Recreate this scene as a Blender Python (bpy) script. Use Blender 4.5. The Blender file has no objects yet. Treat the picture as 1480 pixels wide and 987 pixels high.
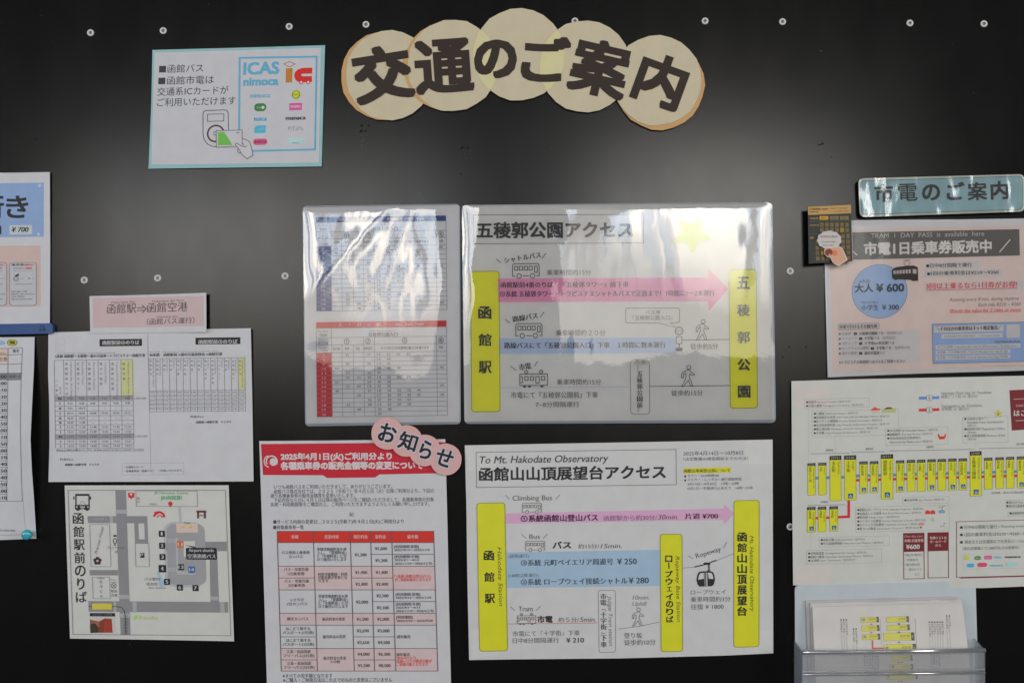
import bpy, bmesh, math, random
from mathutils import Vector, noise
from mathutils.geometry import tessellate_polygon

random.seed(7)
scene = bpy.context.scene
C = scene.collection

# ------------------------------------------------------------------ camera
DIST = 1.367                      # metres from lens to board
PITCH = math.radians(4.0)         # lens tilted up a little
FPX = 1480 * 35.0 / 36.0          # focal length in photo pixels
cam_data = bpy.data.cameras.new('camera')
cam_data.lens = 35.0
cam_data.sensor_width = 36.0
cam_data.clip_start = 0.05
cam_data.clip_end = 60.0
cam = bpy.data.objects.new('camera', cam_data)
C.objects.link(cam)
cam.location = (0, -DIST, 0)
cam.rotation_euler = (math.pi / 2 + PITCH, 0, 0)
scene.camera = cam
CP, SP = math.cos(PITCH), math.sin(PITCH)


def at(px, py, d=0.0):
    """the point of the plane d metres in front of the board that the photo shows at px, py"""
    x = (px - 740.0) / FPX
    z = -(py - 493.5) / FPX
    dy = CP - z * SP
    dz = SP + z * CP
    k = (DIST - d) / dy
    return Vector((x * k, -d, dz * k))


# ------------------------------------------------------------------ light
world = bpy.data.worlds.new('World')
scene.world = world
world.use_nodes = True
bg = world.node_tree.nodes['Background']
bg.inputs['Color'].default_value = (0.94, 0.96, 1.0, 1)
bg.inputs['Strength'].default_value = 0.045

WIN_Y = -4.0


def window_lamp(name, px0, py0, px1, py1, power, seed, warm, blend):
    """daylight coming through a shop window across the room: sky above, pale street below"""
    k = (DIST - WIN_Y) / DIST
    a, b = at(px0, py0), at(px1, py1)
    x0, x1, z1, z0 = a.x * k, b.x * k, a.z * k, b.z * k
    w, h = x1 - x0, z1 - z0
    ld = bpy.data.lights.new(name, 'AREA')
    ld.shape = 'RECTANGLE'
    ld.size, ld.size_y = w, h
    ld.energy = power * math.pi * w * h
    o = bpy.data.objects.new(name, ld)
    C.objects.link(o)
    o.location = ((x0 + x1) / 2, WIN_Y, (z0 + z1) / 2)
    o.rotation_euler = (math.radians(90), 0, 0)       # shines towards +Y
    ld.use_nodes = True
    nt = ld.node_tree
    em = nt.nodes['Emission']
    g = nt.nodes.new('ShaderNodeNewGeometry')
    mp = nt.nodes.new('ShaderNodeMapping')
    mp.inputs['Scale'].default_value = (4.6, 1.0, 0.6)
    mp.inputs['Location'].default_value = (seed, 0, 0)
    nz = nt.nodes.new('ShaderNodeTexNoise')
    nz.inputs['Scale'].default_value = 1.6
    nz.inputs['Detail'].default_value = 2.5
    nt.links.new(g.outputs['Position'], mp.inputs['Vector'])
    nt.links.new(mp.outputs['Vector'], nz.inputs['Vector'])
    cr = nt.nodes.new('ShaderNodeValToRGB')
    e = cr.color_ramp.elements
    e[0].position = 0.39; e[0].color = (0.14, 0.13, 0.12, 1)
    e[1].position = 0.56; e[1].color = (1.75, 1.62, 1.40, 1)
    m = cr.color_ramp.elements.new(0.44); m.color = (0.62, 0.76, 0.94, 1)
    m = cr.color_ramp.elements.new(0.51); m.color = (0.92, 0.90, 0.88, 1)
    nt.links.new(nz.outputs['Fac'], cr.inputs['Fac'])
    # street level: dimmer and warmer than the sky
    sx = nt.nodes.new('ShaderNodeSeparateXYZ')
    nt.links.new(g.outputs['Position'], sx.inputs[0])
    mr = nt.nodes.new('ShaderNodeMapRange')
    mr.inputs['From Min'].default_value = z0 + h * (blend - 0.22)
    mr.inputs['From Max'].default_value = z0 + h * (blend + 0.22)
    nt.links.new(sx.outputs['Z'], mr.inputs['Value'])
    mx = nt.nodes.new('ShaderNodeMix')
    mx.data_type = 'RGBA'
    mx.inputs['A'].default_value = warm
    nt.links.new(mr.outputs['Result'], mx.inputs['Factor'])
    nt.links.new(cr.outputs['Color'], mx.inputs['B'])
    nt.links.new(mx.outputs['Result'], em.inputs['Color'])
    em.inputs['Strength'].default_value = 1.0
    return o


window_lamp('street_window_light', 130, 245, 640, 520, 7.8, 0.0, (0.34, 0.30, 0.25, 1), 0.36)
window_lamp('door_window_light', 812, 228, 1240, 530, 9.6, 3.7, (0.30, 0.28, 0.24, 1), 0.52)



def side_lamp(name, loc, rz, w, h, radiance, col):
    """an added fill lamp at the side, far outside the mirror view of the board"""
    ld = bpy.data.lights.new(name, 'AREA')
    ld.shape = 'RECTANGLE'
    ld.size, ld.size_y = w, h
    ld.energy = radiance * math.pi * w * h
    ld.color = col
    o = bpy.data.objects.new(name, ld)
    C.objects.link(o)
    o.location = loc
    o.rotation_euler = (math.radians(90), 0, rz)


side_lamp('left_fill_light', (-4.6, -3.0, 0.5), math.radians(-57), 2.0, 1.8, 4.9, (0.88, 0.93, 1.0))  # added side fill: brightens the papers without raising the glow on the board
side_lamp('right_fill_light', (4.6, -3.0, 0.5), math.radians(57), 2.0, 1.8, 6.0, (1.0, 0.98, 0.94))

vs = scene.view_settings
vs.view_transform = 'Standard'
vs.look = 'None'
vs.exposure = 0.0
vs.gamma = 1.0
vs.use_curve_mapping = False
scene.cycles.use_denoising = True
scene.cycles.denoiser = 'OPENIMAGEDENOISE'
scene.cycles.denoising_input_passes = 'RGB_ALBEDO_NORMAL'
scene.cycles.denoising_prefilter = 'ACCURATE'
scene.cycles.max_bounces = 6
scene.cycles.transparent_max_bounces = 12
scene.cycles.sample_clamp_indirect = 4.0

# ------------------------------------------------------------------ materials


def lin(c):
    c /= 255.0
    return c / 12.92 if c <= 0.04045 else ((c + 0.045) / 1.055) ** 2.4


ALB = 0.76 / lin(178)
MATS = {}


def mat(rgb, rough=0.55, spec=0.3, grain=0.03, bump=0.0, bscale=300.0, metal=0.0, alb=None):
    """matt print or paint; rgb is the colour read off the photograph beside white paper"""
    key = (tuple(rgb), rough, spec, grain, bump, bscale, metal, alb)
    if key in MATS:
        return MATS[key]
    m = bpy.data.materials.new('paint_%d_%d_%d' % tuple(int(v) for v in rgb))
    m.use_nodes = True
    nt = m.node_tree
    b = nt.nodes['Principled BSDF']
    k = ALB if alb is None else alb
    col = [min(0.86, lin(v) * k) for v in rgb]
    n = nt.nodes.new('ShaderNodeTexNoise')
    n.inputs['Scale'].default_value = 45.0
    n.inputs['Detail'].default_value = 3.0
    tc = nt.nodes.new('ShaderNodeTexCoord')
    nt.links.new(tc.outputs['Object'], n.inputs['Vector'])
    r = nt.nodes.new('ShaderNodeValToRGB')
    r.color_ramp.elements[0].position = 0.3
    r.color_ramp.elements[1].position = 0.7
    r.color_ramp.elements[0].color = [max(0, c * (1 - grain)) for c in col] + [1]
    r.color_ramp.elements[1].color = [min(0.88, c * (1 + grain)) for c in col] + [1]
    nt.links.new(n.outputs['Fac'], r.inputs['Fac'])
    nt.links.new(r.outputs['Color'], b.inputs['Base Color'])
    b.inputs['Roughness'].default_value = rough
    b.inputs['Specular IOR Level'].default_value = spec
    b.inputs['Metallic'].default_value = metal
    if bump:
        n2 = nt.nodes.new('ShaderNodeTexNoise')
        n2.inputs['Scale'].default_value = bscale
        n2.inputs['Detail'].default_value = 2.0
        nt.links.new(tc.outputs['Object'], n2.inputs['Vector'])
        bp = nt.nodes.new('ShaderNodeBump')
        bp.inputs['Strength'].default_value = bump
        bp.inputs['Distance'].default_value = 0.001
        nt.links.new(n2.outputs['Fac'], bp.inputs['Height'])
        nt.links.new(bp.outputs['Normal'], b.inputs['Normal'])
    MATS[key] = m
    return m


def film_material(name, rough, bump, bscale, veil, stretch=(1, 1, 1), ior=1.74, milk=(0.80, 0.85, 0.92, 1)):
    """clear plastic: see-through, mirror-like by Fresnel, a trace of milky haze"""
    m = bpy.data.materials.new(name)
    m.use_nodes = True
    nt = m.node_tree
    nt.nodes.clear()
    out = nt.nodes.new('ShaderNodeOutputMaterial')
    tr = nt.nodes.new('ShaderNodeBsdfTransparent')
    gl = nt.nodes.new('ShaderNodeBsdfGlossy')
    gl.inputs['Roughness'].default_value = rough
    fr = nt.nodes.new('ShaderNodeFresnel')
    fr.inputs['IOR'].default_value = ior
    tc = nt.nodes.new('ShaderNodeTexCoord')
    mp = nt.nodes.new('ShaderNodeMapping')
    mp.inputs['Scale'].default_value = stretch
    n2 = nt.nodes.new('ShaderNodeTexNoise')
    n2.inputs['Scale'].default_value = bscale
    n2.inputs['Detail'].default_value = 3.0
    n2.inputs['Roughness'].default_value = 0.6
    nt.links.new(tc.outputs['Object'], mp.inputs['Vector'])
    nt.links.new(mp.outputs['Vector'], n2.inputs['Vector'])
    bp = nt.nodes.new('ShaderNodeBump')
    bp.inputs['Strength'].default_value = bump
    bp.inputs['Distance'].default_value = 0.001
    nt.links.new(n2.outputs['Fac'], bp.inputs['Height'])
    nt.links.new(bp.outputs['Normal'], gl.inputs['Normal'])
    nt.links.new(bp.outputs['Normal'], fr.inputs['Normal'])
    mx = nt.nodes.new('ShaderNodeMixShader')
    nt.links.new(fr.outputs['Fac'], mx.inputs['Fac'])
    nt.links.new(tr.outputs['BSDF'], mx.inputs[1])
    nt.links.new(gl.outputs['BSDF'], mx.inputs[2])
    df = nt.nodes.new('ShaderNodeBsdfDiffuse')
    df.inputs['Color'].default_value = milk
    m2 = nt.nodes.new('ShaderNodeMixShader')
    m2.inputs['Fac'].default_value = veil
    nt.links.new(mx.outputs['Shader'], m2.inputs[1])
    nt.links.new(df.outputs['BSDF'], m2.inputs[2])
    nt.links.new(m2.outputs['Shader'], out.inputs['Surface'])
    return m


# ------------------------------------------------------------------ text glyphs
GLYPHS = {}
QUEUE = []


def is_cjk(s):
    return any(ord(ch) > 0x2E00 for ch in s)


def load_glyphs(keys):
    made = []
    for body, ital in sorted(keys):
        if (body, ital) in GLYPHS:
            continue
        cu = bpy.data.curves.new('lettering_source', 'FONT')
        cu.body = body
        cu.shear = 0.22 if ital else 0.0
        cu.resolution_u = 3
        cu.fill_mode = 'FRONT'
        ob = bpy.data.objects.new('lettering_source', cu)
        C.objects.link(ob)
        made.append(((body, ital), ob, cu))
    dg = bpy.context.evaluated_depsgraph_get()
    for key, ob, cu in made:
        me = bpy.data.meshes.new_from_object(ob.evaluated_get(dg))
        vs_ = [(v.co.x, v.co.y) for v in me.vertices]
        fs = []
        for p in me.polygons:
            f = list(p.vertices)
            fs.append(f if p.normal.z >= 0 else f[::-1])
        xs = [v[0] for v in vs_] or [0, 1]
        ys = [v[1] for v in vs_] or [0, 1]
        GLYPHS[key] = (vs_, fs, min(xs), max(xs), min(ys), max(ys))
        bpy.data.meshes.remove(me)
        bpy.data.objects.remove(ob)
        bpy.data.curves.remove(cu)


GRID = 12.0
STEP = 0.0002


class Part:
    def __init__(self, sheet, name, label=None, parent=None, base=0):
        self.s, self.name, self.label, self.parent, self.base = sheet, name, label, parent, base
        self.v, self.f, self.fm, self.m = [], [], [], []
        self.texts = []
        self.n = 0
        self.obj = None

    # --- coordinates: everything is written in the pixels of an enlargement
    def P(self, x, y):
        ox, oy, sc = self.s.zm
        return (ox + x / sc, oy + y / sc)

    def off(self, X, Y, dx, dy):
        """local offset that follows the tilt of the sheet"""
        return (X + dx + self.s.t * dy, Y + dy + self.s.sl * dx)

    def slot(self, m):
        if m not in self.m:
            self.m.append(m)
        return self.m.index(m)

    def raw(self, pts, faces, m, L, cut=True):
        """pts in photo px; faces index lists"""
        self.n += 1
        eps = (self.n % 100) * 1.5e-6
        xs = [p[0] for p in pts]
        ys = [p[1] for p in pts]
        if cut and (max(xs) - min(xs) > 14 or max(ys) - min(ys) > 14):
            bm = bmesh.new()
            bv = [bm.verts.new((p[0], p[1], 0)) for p in pts]
            for f in faces:
                try:
                    bm.faces.new([bv[i] for i in f])
                except ValueError:
                    pass
            for ax, lo, hi in ((0, min(xs), max(xs)), (1, min(ys), max(ys))):
                g = math.ceil(lo / GRID) * GRID
                while g < hi:
                    co = (g, 0, 0) if ax == 0 else (0, g, 0)
                    no = (1, 0, 0) if ax == 0 else (0, 1, 0)
                    bmesh.ops.bisect_plane(bm, geom=bm.verts[:] + bm.edges[:] + bm.faces[:], dist=1e-5, plane_co=co, plane_no=no)
                    g += GRID
            bm.verts.index_update()
            pts = [(v.co.x, v.co.y) for v in bm.verts]
            faces = [[v.index for v in f.verts] for f in bm.faces]
            bm.free()
        b = len(self.v)
        mi = self.slot(m)
        for (x, y) in pts:
            self.v.append(at(x, y, self.s.dep(x, y) + (L + self.base) * STEP + eps))
        for f in faces:
            # front faces look at the camera (-Y)
            if len(f) >= 3:
                a = 0.0
                for i in range(len(f)):
                    p, q = pts[f[i]], pts[f[(i + 1) % len(f)]]
                    a += p[0] * q[1] - q[0] * p[1]
                g = f if a < 0 else f[::-1]
                self.f.append([b + i for i in g])
                self.fm.append(mi)

    def ppoly(self, pts, col, L=1, **kw):
        """polygon in photo px"""
        m = col if not isinstance(col, tuple) else mat(col, **kw)
        tri = tessellate_polygon([[Vector((x, y, 0)) for x, y in pts]])
        if len(pts) == 4:
            cr = []
            for i in range(4):
                a, b, c = pts[i], pts[(i + 1) % 4], pts[(i + 2) % 4]
                cr.append((b[0] - a[0]) * (c[1] - b[1]) - (b[1] - a[1]) * (c[0] - b[0]))
            if all(v >= 0 for v in cr) or all(v <= 0 for v in cr):
                tri = [(0, 1, 2, 3)]
        self.raw(pts, [list(t) for t in tri], m, L)

    def poly(self, pts, col, L=1, **kw):
        self.ppoly([self.P(*p) for p in pts], col, L, **kw)

    def rect(self, x0, y0, x1, y1, col, L=1, r=0, **kw):
        X, Y = self.P(x0, y0)
        w, h = (x1 - x0) / self.s.zm[2], (y1 - y0) / self.s.zm[2]
        self.ppoly([self.off(X, Y, a, b) for a, b in round_pts(0, 0, w, h, r / self.s.zm[2])], col, L, **kw)

    def frame(self, x0, y0, x1, y1, w, col, L=1, r=0, dash=None, **kw):
        X, Y = self.P(x0, y0)
        k = self.s.zm[2]
        pts = [self.off(X, Y, a, b) for a, b in round_pts(0, 0, (x1 - x0) / k, (y1 - y0) / k, r / k)]
        self.pline(pts, w / k, col, L, True, dash and dash / k, **kw)

    def disc(self, x, y, r, col, L=1, ry=None, n=24, a0=0, a1=360, **kw):
        X, Y = self.P(x, y)
        k = self.s.zm[2]
        ry = ry or r
        full = abs(a1 - a0) >= 360
        pts = []
        for i in range(n if full else n + 1):
            a = math.radians(a0 + (a1 - a0) * i / n)
            pts.append(self.off(X, Y, r / k * math.cos(a), ry / k * math.sin(a)))
        self.ppoly(pts, col, L, **kw)

    def ring(self, x, y, r, w, col, L=1, a0=0, a1=360, n=24, ry=None, **kw):
        X, Y = self.P(x, y)
        k = self.s.zm[2]
        ry = ry or r
        full = abs(a1 - a0) >= 360
        pts = []
        for i in range(n if full else n + 1):
            a = math.radians(a0 + (a1 - a0) * i / n)
            pts.append(self.off(X, Y, r / k * math.cos(a), ry / k * math.sin(a)))
        self.pline(pts, w / k, col, L, full, **kw)

    def line(self, pts, w, col, L=1, closed=False, dash=None, **kw):
        k = self.s.zm[2]
        self.pline([self.P(*p) for p in pts], w / k, col, L, closed, dash and dash / k, **kw)

    def pline(self, pts, w, col, L=1, closed=False, dash=None, **kw):
        m = col if not isinstance(col, tuple) else mat(col, **kw)
        if dash:
            n = len(pts)
            P_, F_ = [], []
            for i in range(n if closed else n - 1):
                a, b = Vector(pts[i]), Vector(pts[(i + 1) % n])
                d = b - a
                ln = d.length
                if ln < 1e-6:
                    continue
                d /= ln
                nn = Vector((-d.y, d.x)) * w / 2
                s = 0.0
                while s < ln:
                    e = min(s + dash * 0.55, ln)
                    q = len(P_)
                    P_ += [tuple(a + d * s + nn), tuple(a + d * e + nn), tuple(a + d * e - nn), tuple(a + d * s - nn)]
                    F_.append([q, q + 1, q + 2, q + 3])
                    s += dash
            if P_:
                self.raw(P_, F_, m, L, cut=False)
            return
        n = len(pts)
        V = [Vector(p) for p in pts]
        A, B = [], []
        for i in range(n):
            if closed or 0 < i < n - 1:
                d0 = (V[i] - V[i - 1])
                d1 = (V[(i + 1) % n] - V[i])
            elif i == 0:
                d0 = d1 = V[1] - V[0]
            else:
                d0 = d1 = V[-1] - V[-2]
            d0 = d0.normalized() if d0.length > 1e-9 else Vector((1, 0))
            d1 = d1.normalized() if d1.length > 1e-9 else d0
            n0, n1 = Vector((-d0.y, d0.x)), Vector((-d1.y, d1.x))
            mm = n0 + n1
            mm = mm.normalized() if mm.length > 1e-6 else n0
            c = max(0.4, mm.dot(n0))
            A.append(tuple(V[i] + mm * w / 2 / c))
            B.append(tuple(V[i] - mm * w / 2 / c))
        P_ = A + B
        F_ = []
        for i in range(n if closed else n - 1):
            j = (i + 1) % n
            F_.append([i, j, n + j, n + i])
        self.raw(P_, F_, m, L)

    # --- lettering
    def text(self, s, x, y, w, h, col, L=2, bold=0.0, ital=False, ang=0.0, fit='line', box=None):
        """x: left end, y: middle of the letters at the left end, w: length, h: letter height (enlargement px)"""
        self.texts.append((s, self.P(x, y), None if w is None else w / self.s.zm[2], h / self.s.zm[2], col, L, bold, ital, ang, fit, self.s.sl, self.s.t))

    def glyph(self, s, cx, cy, w, h, col, L=2, bold=0.0, ang=0.0, ital=False):
        self.text(s, cx, cy, w, h, col, L, bold, ital, ang, 'box')

    def vtext(self, s, cx, y0, y1, size, col, L=2, bold=0.0):
        """upright characters stacked from y0 to y1 about cx"""
        n = len(s)
        k = self.s.zm[2]
        X, Y = self.P(cx, y0)
        st = (y1 - y0) / k / n
        for i, ch in enumerate(s):
            if ch in ' \u3000':
                continue
            c = self.off(X, Y, 0, st * (i + .5))
            rot = 90 if ch in 'ー～『』（）「」〜' else 0
            sz = size / k
            self.texts.append((ch, c, None, sz, col, L, bold, False, rot, 'cell', self.s.sl, self.s.t))

    def flush_text(self):
        for (s, (X, Y), w, h, col, L, bold, ital, ang, fit, sl, t) in self.texts:
            vs_, fs, x0, x1, y0, y1 = GLYPHS[(s, ital)]
            if not vs_ or not fs:
                continue
            ref = GLYPHS[('国', False)] if is_cjk(s) else GLYPHS[('H', False)]
            rh = ref[5] - ref[4]
            rc = (ref[5] + ref[4]) / 2
            if fit == 'line':
                ky = h / rh
                kx = ky if w is None else w / max(1e-6, x1 - x0)
                cx_, cy_ = x0, rc
            elif fit == 'box':
                kx = w / max(1e-6, x1 - x0)
                ky = h / max(1e-6, y1 - y0)
                cx_, cy_ = (x0 + x1) / 2, (y0 + y1) / 2
            else:
                kx = ky = h / rh
                full = GLYPHS[('国', False)]
                cx_, cy_ = (full[2] + full[3]) / 2, rc
                if not is_cjk(s):
                    cx_ = (x0 + x1) / 2
            ca, sa = math.cos(math.radians(ang)), math.sin(math.radians(ang))
            r = bold * h
            dens = len(vs_) / max(1, len(s.replace(' ', '').replace('\u3000', '')))
            if is_cjk(s) and h < 40:
                r *= 0.62 if dens > 150 else (0.8 if dens > 90 else 1.0)
            ry = r * (0.6 if dens > 90 and h < 40 else 0.9)
            if r == 0:
                offs = [(0, 0)]
            elif h < 9:
                offs = [(-r, 0), (r, 0)]
            elif bold < 0.03:
                offs = [(-r, -ry), (r, -ry), (r, ry), (-r, ry)]
            elif r < 1.2:
                offs = [(a * r, b * ry) for a in (-1, 0, 1) for b in (-1, 0, 1)]
            else:
                offs = [(a * r, b * ry) for a in (-1, -.5, 0, .5, 1) for b in (-1, -.5, 0, .5, 1)]
            m = mat(col)
            for (bx, by) in offs:
                pts = []
                for (gx, gy) in vs_:
                    u = (gx - cx_) * kx + bx
                    v = -((gy - cy_) * ky) + by
                    dx, dy = u * ca - v * sa, u * sa + v * ca
                    pts.append((X + dx + t * dy, Y + dy + sl * dx))
                self.raw(pts, fs, m, L, cut=False)

    def build(self, parent):
        if self.obj is not None or not self.v:
            return self.obj
        me = bpy.data.meshes.new(self.name)
        o0 = self.s.origin
        me.from_pydata([tuple(v - o0) for v in self.v], [], self.f)
        for m in self.m:
            me.materials.append(m)
        me.polygons.foreach_set('material_index', self.fm)
        if self.s.curved:
            me.polygons.foreach_set('use_smooth', [True] * len(me.polygons))
        me.update()
        ob = bpy.data.objects.new(self.name, me)
        C.objects.link(ob)
        ob.parent = parent
        if self.label:
            ob['label'] = self.label
        if self.name in STUFF_PRINT:
            ob['kind'] = 'stuff'
        self.obj = ob
        return ob


def round_pts(x, y, w, h, r, n=5):
    if r <= 0:
        return [(x, y), (x + w, y), (x + w, y + h), (x, y + h)]
    out = []
    for cx, cy, a in ((x + w - r, y + r, -90), (x + w - r, y + h - r, 0), (x + r, y + h - r, 90), (x + r, y + r, 180)):
        for i in range(n + 1):
            q = math.radians(a + 90 * i / n)
            out.append((cx + r * math.cos(q), cy + r * math.sin(q)))
    return out


SHEETS = []
# print too fine to pick apart: joined
STUFF_PRINT = {'lettering', 'place_names', 'route_lines', 'sight_notes', 'fare_notes', 'small_pictures', 'left_grid', 'right_grid', 'date_grid', 'weekday_table', 'holiday_table', 'roads', 'map_frame', 'headings', 'logo_panel', 'price_table', 'timetable_grid'}


class Sheet:
    """one thing stuck to the board: an Empty that parents its printed parts"""

    def __init__(self, name, label, cat, d0, sl=0.0, t=0.0, center=(740, 493), bow=None, group=None):
        self.name, self.label, self.cat, self.group = name, label, cat, group
        self.d0, self.sl, self.t, self.bow = d0, sl, t, bow
        self.curved = bow is not None
        self.zm = (0, 0, 1)
        self.origin = at(center[0], center[1], d0)
        self.parts = []
        self.root = bpy.data.objects.new(name, None)
        C.objects.link(self.root)
        self.root.empty_display_size = 0.02
        self.root.location = self.origin
        self.root['label'] = label
        self.root['category'] = cat
        if group:
            self.root['group'] = group
        SHEETS.append(self)

    def dep(self, x, y):
        return self.d0 + (self.bow(x, y) if self.bow else 0.0)

    def z(self, ox, oy, sc):
        self.zm = (ox, oy, sc)

    def part(self, name, label=None, parent=None, base=0):
        p = Part(self, name, label, parent, base)
        self.parts.append(p)
        return p

    def body(self, pts, m, thick=0.0003, name='paper', label=None, L=0, sub=4, edge=None):
        """a sheet with front, back and cut edges; pts are its outline in photo px"""
        p = self.part(name, label)
        out = []
        n = len(pts)
        for i in range(n):
            a, b = pts[i], pts[(i + 1) % n]
            k = max(1, int(math.hypot(b[0] - a[0], b[1] - a[1]) / GRID)) if self.curved else 1
            for j in range(k):
                u = j / k
                out.append((a[0] + (b[0] - a[0]) * u, a[1] + (b[1] - a[1]) * u))
        p.ppoly(out, m, L)
        mi = p.slot(edge or m)
        b0 = len(p.v)
        area = sum(out[i][0] * out[(i + 1) % len(out)][1] - out[(i + 1) % len(out)][0] * out[i][1] for i in range(len(out)))
        for (x, y) in out:
            f = at(x, y, self.dep(x, y) + L * STEP)
            p.v.append(f)
            p.v.append(f + Vector((0, thick, 0)))
        N = len(out)
        for i in range(N):
            j = (i + 1) % N
            q = [b0 + 2 * i, b0 + 2 * j, b0 + 2 * j + 1, b0 + 2 * i + 1]
            p.f.append(q if area > 0 else q[::-1])
            p.fm.append(mi)
        return p

    def film(self, pts, m, gap=0.0012, ripple=None, name='film', step=5.0):
        """the clear laminate, finely tessellated so that its ripples bend the reflections"""
        bm = bmesh.new()
        bv = [bm.verts.new((x, y, 0)) for x, y in pts]
        bm.faces.new(bv)
        xs = [p[0] for p in pts]
        ys = [p[1] for p in pts]
        for ax, lo, hi in ((0, min(xs), max(xs)), (1, min(ys), max(ys))):
            g = math.ceil(lo / step) * step
            while g < hi:
                co = (g, 0, 0) if ax == 0 else (0, g, 0)
                no = (1, 0, 0) if ax == 0 else (0, 1, 0)
                bmesh.ops.bisect_plane(bm, geom=bm.verts[:] + bm.edges[:] + bm.faces[:], dist=1e-5, plane_co=co, plane_no=no)
                g += step
        for v in bm.verts:
            x, y = v.co.x, v.co.y
            v.co = at(x, y, self.dep(x, y) + gap + (ripple(x, y) if ripple else 0)) - self.origin
        bmesh.ops.recalc_face_normals(bm, faces=bm.faces[:])
        me = bpy.data.meshes.new(name)
        bm.faces.ensure_lookup_table()
        if bm.faces[0].normal.y > 0:
            bmesh.ops.reverse_faces(bm, faces=bm.faces[:])
        bm.to_mesh(me)
        bm.free()
        me.polygons.foreach_set('use_smooth', [True] * len(me.polygons))
        me.materials.append(m)
        ob = bpy.data.objects.new(name, me)
        C.objects.link(ob)
        ob.parent = self.root
        return ob


def finish():
    keys = {('国', False), ('H', False)}
    for s in SHEETS:
        for p in s.parts:
            for tx in p.texts:
                keys.add((tx[0], tx[7]))
    load_glyphs(keys)
    for s in SHEETS:
        for p in s.parts:
            p.flush_text()
        for p in s.parts:
            if p.parent is None:
                p.build(s.root)
        for p in s.parts:
            if p.parent is not None:
                par = p.parent.obj
                p.build(par if par else s.root)


def wave(a, lam, seed, ax=1.0, ay=1.0):
    return lambda x, y: a * (0.5 + noise.noise(Vector((x / lam * ax, y / lam * ay, seed))))


INK = (40, 40, 44)
SOFT = (84, 85, 90)
FAINT = (118, 119, 124)
YEL = (192, 188, 40)

# ------------------------------------------------------------------ the board
PAPER = (177, 178, 183)
PAPER_W = (179, 180, 178)


def board_material():
    m = bpy.data.materials.new('black_coated_board')
    m.use_nodes = True
    nt = m.node_tree
    b = nt.nodes['Principled BSDF']
    tc = nt.nodes.new('ShaderNodeTexCoord')
    n = nt.nodes.new('ShaderNodeTexNoise')
    n.inputs['Scale'].default_value = 3.5
    n.inputs['Detail'].default_value = 5.0
    nt.links.new(tc.outputs['Object'], n.inputs['Vector'])
    r = nt.nodes.new('ShaderNodeValToRGB')
    r.color_ramp.elements[0].color = (0.0045, 0.0046, 0.0048, 1)
    r.color_ramp.elements[1].color = (0.0080, 0.0080, 0.0080, 1)
    nt.links.new(n.outputs['Fac'], r.inputs['Fac'])
    nt.links.new(r.outputs['Color'], b.inputs['Base Color'])
    # dull wiped patches: roughness varies
    n3 = nt.nodes.new('ShaderNodeTexNoise')
    n3.inputs['Scale'].default_value = 9.0
    n3.inputs['Detail'].default_value = 6.0
    n3.inputs['Roughness'].default_value = 0.65
    nt.links.new(tc.outputs['Object'], n3.inputs['Vector'])
    mr = nt.nodes.new('ShaderNodeMapRange')
    mr.inputs['From Min'].default_value = 0.25
    mr.inputs['From Max'].default_value = 0.75
    mpw = nt.nodes.new('ShaderNodeMapping')      # long wiping strokes of the cleaning cloth
    mpw.inputs['Scale'].default_value = (1.6, 1.0, 0.8)
    mpw.inputs['Rotation'].default_value = (0, 0.22, 0)
    nt.links.new(tc.outputs['Object'], mpw.inputs['Vector'])
    nt.links.new(mpw.outputs['Vector'], n3.inputs['Vector'])
    mr.inputs['To Min'].default_value = 0.195
    mr.inputs['To Max'].default_value = 0.25
    nt.links.new(n3.outputs['Fac'], mr.inputs['Value'])
    nt.links.new(mr.outputs['Result'], b.inputs['Roughness'])
    b.inputs['Specular IOR Level'].default_value = 0.34
    n2 = nt.nodes.new('ShaderNodeTexNoise')
    n2.inputs['Scale'].default_value = 900.0
    n2.inputs['Detail'].default_value = 2.0
    nt.links.new(tc.outputs['Object'], n2.inputs['Vector'])
    bp = nt.nodes.new('ShaderNodeBump')
    bp.inputs['Strength'].default_value = 0.05
    bp.inputs['Distance'].default_value = 0.0003
    nt.links.new(n2.outputs['Fac'], bp.inputs['Height'])
    nt.links.new(bp.outputs['Normal'], b.inputs['Normal'])
    return m


wall = bpy.data.objects.new('wall', None)
C.objects.link(wall)
wall['kind'] = 'structure'
wall['label'] = 'black satin wall board screwed up in two rows, behind all the notices'


def mesh_obj(name, verts, faces, mats, parent=None, loc=(0, 0, 0), smooth=False, mi=None):
    me = bpy.data.meshes.new(name)
    me.from_pydata([tuple(v) for v in verts], [], faces)
    for m in mats:
        me.materials.append(m)
    if mi:
        me.polygons.foreach_set('material_index', mi)
    if smooth:
        me.polygons.foreach_set('use_smooth', [True] * len(me.polygons))
    me.update()
    o = bpy.data.objects.new(name, me)
    C.objects.link(o)
    o.location = loc
    if parent:
        o.parent = parent
    return o


bx, bz = 1.6, 1.1
mesh_obj('board', [(-bx, 0, -bz), (bx, 0, -bz), (bx, 0, bz), (-bx, 0, bz), (-bx, .012, -bz), (bx, .012, -bz), (bx, .012, bz), (-bx, .012, bz)],
         [[0, 1, 2, 3], [5, 4, 7, 6], [1, 5, 6, 2], [4, 0, 3, 7], [3, 2, 6, 7], [4, 5, 1, 0]], [board_material()], wall)

# screws with pale plastic cup washers: one mesh shared by all
WASH = mat((206, 203, 196), rough=0.4, spec=0.4)
METAL = mat((120, 116, 110), rough=0.35, spec=0.5, metal=0.6)
DARK = mat((30, 28, 26), rough=0.6)


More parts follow.
